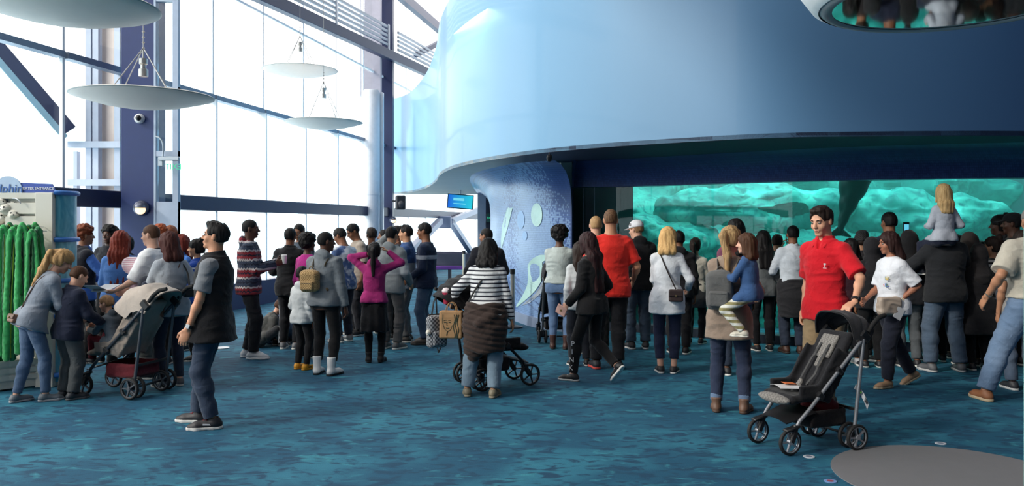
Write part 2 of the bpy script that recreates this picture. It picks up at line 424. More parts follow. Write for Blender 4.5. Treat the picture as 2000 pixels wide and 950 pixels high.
# carpet
m, n, b = _new('carpet'); t = nd(n, 'TexCoord')
def nz_(sc, scale, det=4, dist=0.):
    mp = nd(n, 'Mapping'); mp.inputs['Scale'].default_value = scale; n.links.new(t.outputs['Object'], mp.inputs[0])
    x = nd(n, 'TexNoise'); x.inputs['Scale'].default_value = sc; x.inputs['Detail'].default_value = det; x.inputs['Distortion'].default_value = dist; n.links.new(mp.outputs[0], x.inputs['Vector']); return x.outputs[0]
f1 = nz_(1.3, (1, 1.1, 1), 10, .5); f2 = nz_(7, (.8, 1.5, 1), 9, 1.0); f3 = nz_(120, (1, 1, 1), 2)
ch = nd(n, 'TexBrick'); ch.inputs['Scale'].default_value = 1
c1 = mixc(n, mathn(n, 'MULTIPLY', mathn(n, 'SUBTRACT', f1, .42), 4.5, True), srgb((22, 84, 112)), srgb((46, 122, 146)))
c1 = mixc(n, mathn(n, 'MULTIPLY', mathn(n, 'SUBTRACT', f2, .5), 9, True), c1, srgb((18, 64, 92)))
c1 = mixc(n, mathn(n, 'MULTIPLY', mathn(n, 'SUBTRACT', nz_(5, (.8, 1.6, 1), 9, 1.0), .6), 9, True), c1, srgb((60, 144, 160)))
c1 = mixc(n, mathn(n, 'MULTIPLY', f3, .5), c1, srgb((18, 62, 88)))
n.links.new(c1, b.inputs['Base Color']); b.inputs['Roughness'].default_value = .85; b.inputs['Specular IOR Level'].default_value = .35
bu = nd(n, 'Bump'); bu.inputs['Strength'].default_value = .5; bu.inputs['Distance'].default_value = .004; n.links.new(f3, bu.inputs['Height']); n.links.new(bu.outputs[0], b.inputs['Normal'])
CARPET = m
def wx(Y): return -8.47+.1875*Y
wd = Vector((.1843, .9829, 0)); wn = Vector((.9829, -.1843, 0))     # along the window wall, into the hall
def wl(Y, Z=0, off=0): return Vector((wx(Y), Y, Z))+wn*off
mb = MB(); mb.prism([(wx(-5)-.3, -5), (10.2, -5), (10.2, 19), (8, 44), (wx(44)-.3, 44)], -.1, 0); struct('floor', mb, CARPET)
# window wall: bays between mullions
GL, n, b = _new('window_glass'); n.nodes.clear(); o_ = nd(n, 'OutputMaterial'); tr = nd(n, 'BsdfTransparent'); gl = nd(n, 'BsdfGlossy'); gl.inputs['Roughness'].default_value = .03
tr.inputs[0].default_value = (.96, .985, .99, 1); mx = nd(n, 'MixShader'); fr = nd(n, 'Fresnel'); fr.inputs[0].default_value = 1.3
n.links.new(fr.outputs[0], mx.inputs[0]); n.links.new(tr.outputs[0], mx.inputs[1]); n.links.new(gl.outputs[0], mx.inputs[2]); n.links.new(mx.outputs[0], o_.inputs[0])
k = 0
for i in range(-7, 17):
    Y0 = 11.5+1.9*i
    if Y0 < -2.5 or Y0 > 42: continue
    Y1 = Y0+1.9; k += 1
    mb = MB(); mb.bar(wl(Y0, .5), wl(Y0, 4.0), (.2 if Y0 > 14 else .05), .05, hint=tuple(wd)); mb.bar(wl(Y0, 4.0), wl(Y0, 9.2), .05, .045, hint=tuple(wd)); mb.bar(wl(Y0, 6.1, .0), wl(Y1, 6.1, .0), .05, .05)
    wo_ = struct('window_%d' % k, mb, WHT)
    mb = MB(); mb.bar(wl(Y0+.03, 4.04, .0), wl(Y1-.03, 4.04, .0), .16, .09); mb.build('window_transom', STEEL, wo_)
    mb = MB(); p = [wl(Y0, .5, -.04), wl(Y1, .5, -.04), wl(Y1, 9.2, -.04), wl(Y0, 9.2, -.04)]; mb.add(p, [(0, 1, 2, 3)]); mb.build('window_pane', GL, wo_)
mb = MB(); mb.bar(wl(-5, .25), wl(44, .25), .2, .5); struct('wall_left', mb, plain('navy_base', (30, 42, 84), .5))
mb = MB(); mb.bar(wl(-3, 2.04, .12), wl(42, 2.04, .12), .14, .26, bev=.01); struct('trim_1', mb, NAVY)
mb = MB(); mb.bar(wl(8, 5.83, .3), wl(41, 7.55, .3), .2, .27, bev=.01); struct('trim_2', mb, NAVY)
mb = MB(); mb.bar(wl(14, 8.8, .2), wl(41, 8.85, .2), .2, .3); mb.bar(wl(26.8, 7.2, .3), wl(31.0, 8.75, .3), .14, .16); struct('trim_3', mb, NAVY)
# sun louvers above the beam
lv = empty('sun_louver', wl(20, 6.8, .35), 0, 'long strip of five thin grey louver blades above the dark sloping beam', 'louver')
SLV = plain('louver_grey', (150, 156, 168), .4, .2); o = wl(20, 6.8, .35)
for j in range(5):
    z = .26+j*.13; mb = MB(); mb.bar(wl(9, 5.88+z, .35)-o, wl(24.0, 6.66+z, .35)-o, .05, .07); mb.bar(wl(24.9, 6.71+z, .35)-o, wl(34, 7.18+z, .35)-o, .05, .07); mb.build('slat', SLV, lv)
mb = MB()
for Y in (16.5, 20.2, 24.0): mb.bar(wl(Y, 5.88+(Y-9)*.052+.1, .38)-o, wl(Y, 5.88+(Y-9)*.052+.85, .38)-o, .12, .04)
mb.build('bracket', SLV, lv)
# columns
mb = MB(); mb.box((-5.6, 12.45, 4.6), (.5, .4, 9.2), bev=.01); struct('trim_4', mb, plain('navy_column', (24, 42, 94), .4))
mb = MB(); mb.box((-3.74, 24.7, 4.6), (.32, .32, 9.2)); struct('trim_5', mb, NAVY)
mb = MB(); mb.box((-4.12, 23.9, 7.3), (.6, .3, 3.8)); struct('trim_6', mb, plain('pale_casing', (160, 154, 166), .5))
mb = MB(); mb.lathe([(.24, 0), (.24, 2.5), (.25, 2.5), (.25, 2.54), (.24, 2.54), (.24, 5.4), (.22, 5.44), (.0, 5.46)], (-3.95, 23.0, 0), 24); mb.box((-3.72, 23.2, 2.7), (.16, .2, 5.4)); struct('trim_7', mb, plain('silver_cladding', (196, 196, 202), .35, .1))
# pale translucent casing left of the navy column
PK = plain('pale_panel', (246, 220, 206), .4)  # peach tint puts sunlight into the panel colour
mb = MB(); c0 = at(207, 440, 13.0); mb.box((c0.x+.02, 13.0, 4.6), (.44, .08, 9.2)); struct('trim_8', mb, PK)
mb = MB(); 
for u_ in (176, 190, 232): q0 = at(u_, 440, 12.85); mb.box((q0.x, 12.85, 4.6), (.09, .12, 9.2))
for v_ in (283, 357, 378): q0 = at(186, v_, 12.78); mb.box((q0.x, 12.78, q0.z), (.82, .1, .1))
mb.box((at(150, 440, 12.8).x, 12.8, 1.4), (.06, .1, 2.8)); struct('trim_9', mb, plain('casing_frame', (184, 192, 208), .4))
# framed glass casing right of the navy column
fo = MB(); x0, x1 = at(303, 440, 12.3).x, at(350, 440, 12.3).x
fo.box((x0+.015, 12.3, 2.6), (.03, .1, 5.2)); fo.box((x1-.04, 12.3, 2.5), (.08, .1, 5.0))
for zc, hh in ((.85, 1.7), (2.72, .08), (3.62, .2), (5.05, .1)): fo.box(((x0+x1)/2, 12.3, zc), (x1-x0, .09, hh))
fo.box(((x0+x1)/2, 12.3, 1.85), (x1-x0, .08, .3)); so_ = struct('trim_10', fo, plain('casing_frame2', (170, 182, 202), .4))
mb = MB(); mb.box(((x0+x1)/2, 12.3, 3.4), (x1-x0-.09, .012, 3.4)); mb.build('glass_panel', GL, so_)
# diagonal brace
a_, b_ = at(-60, 28, 11.9), at(136, 256, 12.6)
mb = MB(); mb.bar(a_, b_, .2, .2, bev=.01); br = struct('trim_11', mb, NAVY)
dn_ = Vector((-.5, 0, -.72)).normalized()*.14
mb = MB(); mb.bar(a_+dn_, b_+dn_, .3, .09); mb.build('brace_lit_side', plain('lit_side_tint', (150, 186, 205), .4), br)  # pale bar paints the lit lower side of the brace
# ceiling, right and rear walls of the hall
CEI = plain('ceiling_paint', (96, 100, 112), .8); WAL = plain('hall_wall', (70, 78, 104), .7)
mb = MB(); mb.prism([(wx(-5)+1.5, -5), (10.2, -5), (10.2, 19), (8, 44), (wx(44)+2.4, 44), (wx(12)+2.4, 12)], 9.2, 9.35); struct('ceiling', mb, CEI)
mb = MB(); mb.box((10.2, 7, 4.6), (.2, 24, 9.2)); struct('wall_right', mb, WAL)
mb = MB(); mb.box((.3, -5, 4.6), (19.6, .2, 9.2)); struct('wall_back', mb, WAL)
# ---- the blue drum: paths in plan
def catmull(P, n=8):
    P = [Vector(p) for p in P]; P = [P[0]*2-P[1]]+P+[P[-1]*2-P[-2]]; out = []
    for i in range(1, len(P)-2):
        for k_ in range(n):
            t_ = k_/n; a, b_, c, d = P[i-1:i+3]
            out.append(.5*((2*b_)+(c-a)*t_+(2*a-5*b_+4*c-d)*t_*t_+(-a+3*b_-3*c+d)*t_**3))
    return out+[P[-2]]
ZB, ZT = 2.62, 5.6
up = catmull([(-3.97, 25.9), (-3.13, 24.6), (-2.3, 21.6), (-1.72, 18.4), (-1.40, 15.9), (-1.10, 14.35), (-.84, 13.45), (-.45, 12.45), (.0, 11.6), (.43, 10.95), (1.08, 10.25), (1.82, 9.7), (2.82, 9.12), (3.9, 8.92), (5.5, 8.87), (7.5, 9.2), (10.1, 10.0)], 8)
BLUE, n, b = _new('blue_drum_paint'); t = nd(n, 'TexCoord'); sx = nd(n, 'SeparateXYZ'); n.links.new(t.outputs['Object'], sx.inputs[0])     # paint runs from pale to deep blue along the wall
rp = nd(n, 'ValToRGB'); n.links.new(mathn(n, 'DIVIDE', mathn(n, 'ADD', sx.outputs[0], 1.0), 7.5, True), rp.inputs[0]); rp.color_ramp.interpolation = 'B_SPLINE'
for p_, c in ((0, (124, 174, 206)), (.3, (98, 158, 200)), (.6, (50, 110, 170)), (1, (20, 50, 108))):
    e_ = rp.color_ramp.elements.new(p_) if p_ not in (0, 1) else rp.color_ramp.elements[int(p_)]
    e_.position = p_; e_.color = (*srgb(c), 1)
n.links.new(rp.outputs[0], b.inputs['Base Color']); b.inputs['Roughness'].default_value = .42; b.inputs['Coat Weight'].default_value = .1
V = []; F = []
for p in up: V += [(p.x, p.y, ZB), (p.x, p.y, ZT)]
L_ = len(up); nrmv = []
V2 = []
for i, p in enumerate(up):
    d = up[min(i+1, L_-1)]-up[max(i-1, 0)]; q = Vector((-d.y, d.x)).normalized()*.14; V2 += [(p.x+q.x, p.y+q.y, ZB), (p.x+q.x, p.y+q.y, ZT)]
for i in range(L_-1):
    a = 2*i; F += [(a, a+2, a+3, a+1), (2*L_+a, 2*L_+a+1, 2*L_+a+3, 2*L_+a+2), (a, 2*L_+a, 2*L_+a+2, a+2), (a+1, a+3, 2*L_+a+3, 2*L_+a+1)]
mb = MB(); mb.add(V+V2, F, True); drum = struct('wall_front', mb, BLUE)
# mosaic wall and window line below
tw_ = catmull([(-.62, 26), (-.5, 19), (-.36, 16.2), (-.15, 14.9), (.08, 14.1), (.33, 13.35), (.62, 12.85), (.92, 12.6)], 8)
gp_ = catmull([(.98, 13.05), (1.9, 12.75), (2.9, 12.0), (4.0, 11.25), (5.4, 10.75), (7.0, 10.5), (10.1, 10.9)], 8)
m, n, b = _new('mosaic'); t = nd(n, 'TexCoord'); sx = nd(n, 'SeparateXYZ'); n.links.new(t.outputs['Object'], sx.inputs[0]); x, y, z = sx.outputs
S_ = 34.
hx = mathn(n, 'ADD', x, mathn(n, 'MULTIPLY', y, -.75)); cell = nd(n, 'CombineXYZ'); n.links.new(mathn(n, 'FLOOR', mathn(n, 'MULTIPLY', hx, S_)), cell.inputs[0]); n.links.new(mathn(n, 'FLOOR', mathn(n, 'MULTIPLY', z, S_)), cell.inputs[2])
wn_ = nd(n, 'TexWhiteNoise'); n.links.new(cell.outputs[0], wn_.inputs[0]); rnd = wn_.outputs['Value']
# share of navy tiles grows to the right and towards the top
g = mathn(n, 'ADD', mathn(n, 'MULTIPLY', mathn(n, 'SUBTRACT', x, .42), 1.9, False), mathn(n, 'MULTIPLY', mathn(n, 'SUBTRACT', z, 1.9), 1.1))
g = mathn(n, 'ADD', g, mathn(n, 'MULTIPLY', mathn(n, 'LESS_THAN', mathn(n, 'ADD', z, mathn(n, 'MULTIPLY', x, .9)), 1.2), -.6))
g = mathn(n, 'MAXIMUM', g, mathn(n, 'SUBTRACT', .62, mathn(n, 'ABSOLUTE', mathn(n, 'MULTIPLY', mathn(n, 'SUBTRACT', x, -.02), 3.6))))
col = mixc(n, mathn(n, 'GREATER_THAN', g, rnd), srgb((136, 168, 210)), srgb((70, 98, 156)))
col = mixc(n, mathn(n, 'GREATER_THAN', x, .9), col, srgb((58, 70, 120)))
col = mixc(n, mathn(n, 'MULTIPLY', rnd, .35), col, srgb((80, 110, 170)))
gx = mathn(n, 'LESS_THAN', mathn(n, 'FRACT', mathn(n, 'MULTIPLY', hx, S_)), .14); gz = mathn(n, 'LESS_THAN', mathn(n, 'FRACT', mathn(n, 'MULTIPLY', z, S_)), .14)
col = mixc(n, mathn(n, 'MULTIPLY', mathn(n, 'MAXIMUM', gx, gz), .5), col, srgb((28, 34, 60)))
n.links.new(col, b.inputs['Base Color']); b.inputs['Roughness'].default_value = .3
MOS = m
# wall with a cove that flares out under the soffit
prof = [(0, 0), (0, 1.9), (.02, 2.15), (.07, 2.33), (.16, 2.47), (.3, 2.57), (.46, 2.62)]
V = []; F = []
for i, p in enumerate(tw_):
    d = tw_[min(i+1, len(tw_)-1)]-tw_[max(i-1, 0)]; q = Vector((-d.y, d.x)).normalized(); q = -q if q.x > 0 or q.y > 0 else q
    if (q.y > 0): q = -q
    fd = 1
    for off, zz in prof: V.append((p.x+q.x*off*fd, p.y+q.y*off*fd, zz))
NP = len(prof)
for i in range(len(tw_)-1):
    for j in range(NP-1): F.append((i*NP+j, (i+1)*NP+j, (i+1)*NP+j+1, i*NP+j+1))
mb = MB(); mb.add(V, F, True)
e0 = tw_[-1]; mb.add([(e0.x, e0.y, 0), (1.0, 13.3, 0), (1.0, 13.3, 2.62), (e0.x, e0.y, 2.62)], [(0, 1, 2, 3)])   # the jamb beside the tank window
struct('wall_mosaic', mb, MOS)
ZG = 2.25
V = []; F = []; hp = [(0, ZG), (.02, 2.34), (.1, 2.44), (.28, 2.53), (.6, 2.59), (.9, 2.618)]; path = [Vector((.92, 12.6))]+[Vector((p.x, p.y-.12)) for p in gp_]; NH = len(hp)
for i, p in enumerate(path):
    f_ = .5+.5*min(1, i/10)
    V += [(p.x, p.y-o_*f_, z_) for o_, z_ in hp]
for i in range(len(path)-1):
    for j in range(NH-1): F.append((i*NH+j, (i+1)*NH+j, (i+1)*NH+j+1, i*NH+j+1))
mb = MB(); mb.add(V, F, True); k0 = len(V)
V = []
for p in path: V += [(p.x, p.y, ZG), (p.x, p.y+.27, ZG)]
mb.add(V, [(2*i, 2*i+1, 2*i+3, 2*i+2) for i in range(len(path)-1)]); struct('wall_header', mb, MOS)
mb = MB(); V = []; F = []
for p in gp_: V += [(p.x, p.y-.12, 0), (p.x, p.y-.12, .12), (p.x, p.y+.15, .12)]
for i in range(len(gp_)-1): a = 3*i; F += [(a, a+3, a+4, a+1), (a+1, a+4, a+5, a+2)]
mb.add(V, F); struct('trim_12', mb, plain('dark_curb', (34, 44, 60), .6))
mb = MB(); V = []; F = []
for i, p in enumerate(tw_): V += [(p.x+.0, p.y-.035, 0), (p.x, p.y-.035, .16), (p.x+.02, p.y+.02, .16)]
V = [(a-.03, b_, c) for a, b_, c in V]
for i in range(len(tw_)-1): a = 3*i; F += [(a, a+3, a+4, a+1), (a+1, a+4, a+5, a+2)]
mb.add(V, F); struct('baseboard_mosaic', mb, plain('skirting', (126, 142, 168), .5))
# soffit under the drum, plus unseen slab added to keep light off the tank
so_poly = [(p.x, p.y) for p in up]+[(p.x, p.y+.1) for p in reversed(gp_)]+[(p.x, p.y) for p in reversed(tw_)]
m, n, b = _new('soffit'); t = nd(n, 'TexCoord'); mp = nd(n, 'Mapping'); mp.inputs['Scale'].default_value = (.5, 7, 1); n.links.new(t.outputs['Object'], mp.inputs[0]); x_ = nd(n, 'TexNoise'); x_.inputs['Scale'].default_value = 1.5; x_.inputs['Detail'].default_value = 5; n.links.new(mp.outputs[0], x_.inputs['Vector'])
sx = nd(n, 'SeparateXYZ'); n.links.new(t.outputs['Object'], sx.inputs[0])
edge = mathn(n, 'MULTIPLY', mathn(n, 'ADD', sx.outputs[0], .3), 2.0, True)      # cream slats on the left, turning navy to the right
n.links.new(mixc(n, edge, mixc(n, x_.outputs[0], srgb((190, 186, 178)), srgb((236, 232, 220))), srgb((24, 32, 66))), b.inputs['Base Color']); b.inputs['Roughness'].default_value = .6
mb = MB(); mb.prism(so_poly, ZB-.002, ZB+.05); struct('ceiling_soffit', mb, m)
mb = MB(); mb.prism([(p.x, p.y+.05) for p in up]+[(10.1, 26), (-3.9, 26.4)], ZT-.05, ZT-.01); struct('ceiling_light_block', mb, BLUE)
# ---- tank
m, n, b = _new('tank_rock'); t = nd(n, 'TexCoord'); a1 = nd(n, 'TexNoise'); a1.inputs['Scale'].default_value = 1.1; a1.inputs['Detail'].default_value = 6; a1.inputs['Distortion'].default_value = 1.2; n.links.new(t.outputs['Object'], a1.inputs['Vector'])
vo = nd(n, 'TexNoise'); vo.inputs['Scale'].default_value = 5; vo.inputs['Distortion'].default_value = 1.5; vo.inputs['Detail'].default_value = 6; n.links.new(t.outputs['Object'], vo.inputs['Vector'])
c_ = mixc(n, mathn(n, 'MULTIPLY', mathn(n, 'SUBTRACT', a1.outputs[0], .38), 4, True), srgb((34, 160, 156)), srgb((84, 220, 206)))
c_ = mixc(n, mathn(n, 'MULTIPLY', mathn(n, 'SUBTRACT', vo.outputs[0], .5), 6, True), c_, srgb((22, 124, 130)))
n.links.new(c_, b.inputs['Base Color']); b.inputs['Roughness'].default_value = .7; ROCK = m
rs = np.random.RandomState(11)
def rocky(u_, v_):
    x_ = 1.2+u_*11.5; z_ = -.05+v_*5.0
    P = np.array([[x_, z_*1.7, 3.3]]); d_ = vnoise(P, (.55, .55, .55))[0]*.9+vnoise(P+9, (1.3, 1.3, 1.3))[0]*.45+abs(vnoise(P+4, (2.6, 2.6, 2.6))[0])*.28
    return (x_, 15.5+d_*1.25+z_*.3, z_)
mb = grid_mesh(rocky, 130, 56); struct('wall_tank_rock', mb, ROCK)
mb = MB(); mb.box((7.2, 14.5, -.05), (13, 5, .08)); struct('floor_tank', mb, ROCK)
mb = MB(); mb.prism([(.8, 13.35), (1.92, 13.0), (2.02, 14.0), (1.55, 17.2), (.8, 17.2)], 0, 5.4); struct('wall_tank_side', mb, plain('tank_side', (10, 40, 46), .6, bump=.5, bscale=5))
mb = MB(); mb.box((6.6, 17.4, 2.8), (13.4, .15, 5.5)); struct('wall_tank_rear', mb, plain('tank_rear', (30, 150, 150), .8))
bo = []
for (u_, v_, Y_, w_, d_, h_) in ((1480, 408, 14.9, 1.7, .55, .32), (1310, 470, 14.6, 1.0, .5, .4), (1830, 440, 14.8, 1.5, .5, .35), (1560, 600, 13.8, 1.5, .6, .5), (1880, 600, 13.7, 1.4, .6, .5)):
    c = at(u_, v_, Y_); Vv = Vol(); Vv.u(ell((0, 0, 0), (w_, d_, h_)), .2)
    for q_ in range(6): Vv.u(ell(((rs.rand()-.5)*1.5*w_, (rs.rand()-.7)*.4, (rs.rand()-.5)*h_*1.3), (w_*(.25+.3*rs.rand()), .4, h_*(.35+.4*rs.rand()))), .3)
    me = Vv.mesh('tank_boulder', .045, lambda P: .2*vnoise(P+u_, (1.1, 1.1, 1.6))+.09*vnoise(P, (2.6, 2.6, 4))-.08*np.abs(vnoise(P, (5, 5, 8))))
    o = link('tank_boulder', me, ROCK); o.location = c; bo.append(o)
blab = ['long turquoise boulder high in the tank left of the dolphin tail', 'turquoise boulder above the white cap and blond bob', 'turquoise boulder high in the tank behind the girl on the shoulders', 'low turquoise boulder behind the walking man in the red polo', 'low turquoise boulder behind the man carrying the girl']
for o, l in zip(bo, blab): tag(o, l, 'rock', 'boulders in the tank')
# tank window glass: one pane following the curve
TG, n, b = _new('tank_glass'); n.nodes.clear(); o_ = nd(n, 'OutputMaterial'); tr = nd(n, 'BsdfTransparent'); gl = nd(n, 'BsdfGlossy'); gl.inputs['Roughness'].default_value = .02
tr.inputs[0].default_value = (.42, .93, .86, 1); mx = nd(n, 'MixShader'); fr = nd(n, 'Fresnel'); fr.inputs[0].default_value = 1.4
n.links.new(fr.outputs[0], mx.inputs[0]); n.links.new(tr.outputs[0], mx.inputs[1]); n.links.new(gl.outputs[0], mx.inputs[2]); n.links.new(mx.outputs[0], o_.inputs[0])
V = []; F = []
for p in gp_: V += [(p.x, p.y, .1), (p.x, p.y, ZG+.02)]
for i in range(len(gp_)-1): F.append((2*i, 2*i+2, 2*i+3, 2*i+1))
mb = MB(); mb.add(V, F, True); wt_ = struct('window_40', mb, TG); 
mb = MB()
for u_ in (1140, 1161): q0 = at(u_, 440, 12.97); mb.box((q0.x, 12.96, 1.2), (.012, .02, 2.2))
mb.build('pane_joint', plain('joint', (90, 120, 130), .3), wt_)
# ---- mural inlays on the mosaic wall
def onwall(u_, v_, off=.02):
    k_ = (u_-1000)/FPX
    for i in range(len(tw_)-1, 0, -1):
        a, b_ = tw_[i], tw_[i-1]; fa = a.x-k_*a.y; fb = b_.x-k_*b_.y
        if fa*fb <= 0 and fa != fb:
            t_ = fa/(fa-fb); p = a.lerp(b_, t_); Y_ = p.y-off; return Vector((k_*Y_, Y_, CH-(v_-HZ)/FPX*Y_))
    return None
def inlay(poly, mat, lab, off=.02, cat='mural'):
    P = []; n_ = len(poly)
    for i in range(n_):
        a, b_ = poly[i], poly[(i+1) % n_]; q = max(1, int(math.hypot(b_[0]-a[0], b_[1]-a[1])/6))
        P += [(a[0]+(b_[0]-a[0])*j/q, a[1]+(b_[1]-a[1])*j/q) for j in range(q)]
    W3 = [onwall(*p, off) for p in P]
    if any(w_ is None for w_ in W3): print('inlay off wall', lab); return
    N_ = len(W3); back_ = [w_+Vector((0, .015, 0)) for w_ in W3]; mb = MB(); mb.add(W3+back_, [tuple(range(N_))]+[(i, (i+1) % N_, N_+(i+1) % N_, N_+i) for i in range(N_)])
    return tag(mb.build('wall_mural', mat), lab, cat, 'mural shapes on the mosaic wall')
def oval(u_, v_, a, b_, n_=20): return [(u_+a*math.cos(2*PI*i/n_), v_+b_*math.sin(2*PI*i/n_)) for i in range(n_)]
def ribbon(pts, ws):
    L1 = []; R1 = []
    for i, (x_, y_) in enumerate(pts):
        a = pts[max(i-1, 0)]; b_ = pts[min(i+1, len(pts)-1)]; d = Vector((b_[0]-a[0], b_[1]-a[1])).normalized(); L1.append((x_-d.y*ws[i], y_+d.x*ws[i])); R1.append((x_+d.y*ws[i], y_-d.x*ws[i]))
    return L1+R1[::-1]
MG = plain('mint_tile', (176, 214, 208), .35, bump=.3, bscale=90); ML = plain('pale_blue_tile', (138, 180, 226), .35, bump=.3, bscale=90); MGR = plain('sand_tile', (150, 160, 172), .4, bump=.3, bscale=90)
inlay([(1007, 377), (1003, 398), (993, 440), (984, 470), (979, 488), (978, 470), (981, 440), (990, 408), (1000, 385)], MG, 'tall mint green blade shape on the mosaic wall')
inlay(oval(1048, 420, 11, 23), MG, 'large mint oval bubble, highest on the mosaic wall'); inlay(oval(1017, 430, 7, 18), ML, 'light blue oval bubble left of the large mint one'); inlay(oval(1025, 461, 4.5, 9), ML, 'smallest light blue bubble below the other two ovals')
def strip(pts, ws, mat, lab):
    P = catmull([(x_, y_, 0) for x_, y_ in pts], 5); w2 = np.interp(np.linspace(0, len(ws)-1, len(P)), range(len(ws)), ws); r_ = ribbon([(p.x, p.y) for p in P], list(w2)); N_ = len(P); W3 = [onwall(*p) for p in r_]; bk = [w_+Vector((0, .015, 0)) for w_ in W3]
    mb = MB(); mb.add(W3+bk, [(i, i+1, 2*N_-2-i, 2*N_-1-i) for i in range(N_-1)]+[(i, (i+1) % (2*N_), 2*N_+(i+1) % (2*N_), 2*N_+i) for i in range(2*N_)]); return tag(mb.build('wall_mural', mat), lab, 'mural', 'mural shapes on the mosaic wall')
strip([(1008, 600), (1024, 582), (1039, 560), (1046, 538), (1046, 520), (1054, 507), (1066, 503)], [1, 5, 10, 15, 15, 8, 5], MG, 'mint green curling wave shape on the mosaic wall')
inlay([(1066, 534), (1060, 550), (1046, 574), (1030, 588), (1018, 598), (1034, 592), (1058, 572), (1066, 560)], MGR, 'grey sand shadow shape below the curling wave', .018)
for dv in (0, 18, 34):
    inlay(ribbon([(994+dv*.3, 528+dv), (1010+dv*.3, 546+dv), (1034, 566+dv*.9), (1060, 584+dv*.9)], [1.3, 1.5, 1.5, 1.3]), plain('slate_tile', (74, 96, 140), .4), ['topmost', 'middle', 'lowest'][dv > 0 and (1 if dv < 30 else 2)]+' thin slate blue wave line on the mosaic wall', .012)
# ---- grey circle in the carpet and floor markers
mb = MB(); mb.lathe([(.76, 0), (.76, .006), (0, .006)], (2.9, 5.36, .0), 64); tag(mb.build('floor_disc', plain('grey_vinyl', (116, 116, 120), .6, var=.03)), 'large round grey inlay set flat in the blue carpet', 'floor inlay')
for (u_, v_, c, l) in ((1580, 893, (200, 205, 215), 'small white round floor sticker beside the front stroller wheel'), (1837, 867, (190, 195, 205), 'small white floor sticker beyond the grey floor circle'), (1622, 941, (120, 150, 200), 'small blue and white floor sticker left of the grey circle')):
    p = gp(u_, v_); mb = MB(); mb.lathe([(.04, 0), (.04, .004), (0, .004)], (0, 0, 0), 20); o = mb.build('floor_sticker', plain('sticker', c, .4)); o.location = p
    tag(o, l, 'sticker', 'floor stickers'); mb = MB(); mb.lathe([(.022, .0045), (.0, .0046)], (0, 0, 0), 16); mb.build('sticker_mark', plain('stickerred', (150, 70, 80) if c[0] < 150 else (120, 130, 150), .5), o)
p = gp(433, 681); mb = MB(); mb.lathe([(.1, 0), (.1, .012), (0, .014)], p, 24); tag(mb.build('floor_cover', plain('cover_white', (215, 220, 225), .4)), 'flat pale round cover on the carpet behind the man in the vest', 'floor cover')
# glass balustrade at the right edge
mb = MB(); mb.box((2.04, 3.25, .82), (.012, .012+.0, 1.64)); gb = mb.build('glass_barrier', plain('glass_edge', (128, 176, 164), .2)); tag(gb, 'upright greenish glass panel edge at the right border', 'glass panel')
mb = MB(); mb.add([(2.05, 3.25, .02), (3.4, 3.25, .02), (3.4, 3.25, 1.64), (2.05, 3.25, 1.64)], [(0, 1, 2, 3)]); mb.build('pane', GL, gb)

# the water itself: a faint turquoise haze fills the tank
m = bpy.data.materials.new('tank_water'); m.use_nodes = True; n = m.node_tree; n.nodes.clear(); o_ = nd(n, 'OutputMaterial'); vs = nd(n, 'VolumeScatter'); vs.inputs['Color'].default_value = (.25, .95, .85, 1); vs.inputs['Density'].default_value = .10; vs.inputs['Anisotropy'].default_value = .2; n.links.new(vs.outputs[0], o_.inputs['Volume'])
mb = MB(); mb.prism([(p.x, p.y+.06) for p in gp_]+[(10.1, 17.3), (1.0, 17.3)], .02, 4.6); w_ = mb.build('tank_water', m); w_['kind'] = 'stuff'; w_['label'] = 'clear turquoise water filling the tank behind the long window'; w_['category'] = 'water'
# ================================================================ people
SK = dict(light=(214, 168, 144), pale=(226, 186, 164), tan=(186, 138, 108), brown=(134, 92, 68), dark=(88, 58, 44), olive=(196, 150, 118))
HC = dict(black=(16, 14, 15), dark=(34, 24, 20), brown=(66, 42, 28), auburn=(96, 34, 24), red=(140, 66, 34), blond=(190, 150, 98), sand=(128, 98, 70), grey=(120, 116, 112), ash=(150, 120, 84))
DEN = (38, 58, 86); BLK = (18, 18, 21)
def ik(a, t, l1, l2, pole):
    a = _v(a); t = _v(t); d = t-a; L = np.linalg.norm(d); Lm = (l1+l2)*.998
    if L > Lm: d = d*Lm/L; L = Lm; t = a+d
    if L < abs(l1-l2)+.02: L = abs(l1-l2)+.02; d = d/np.linalg.norm(d)*L; t = a+d
    u = d/L; x = (l1*l1-l2*l2+L*L)/(2*L); h = math.sqrt(max(l1*l1-x*x, 0)); p = _v(pole); p = p-u*(p@u); p /= (np.linalg.norm(p)+1e-9)
    return a+u*x+p*h, t
def nrm(v): v = _v(v); return v/(np.linalg.norm(v)+1e-9)
MALE = dict(ts=[-.12, -.04, .05, .14, .25, .36, .43, .49, .53, .57], rx=[.12, .162, .158, .148, .156, .168, .162, .118, .075, .056], ry=[.09, .115, .11, .104, .112, .12, .112, .09, .07, .055])
FEML = dict(ts=[-.12, -.04, .05, .14, .25, .36, .43, .49, .53, .57], rx=[.13, .172, .158, .130, .136, .146, .14, .1, .066, .048], ry=[.095, .118, .106, .092, .104, .112, .1, .08, .062, .048])
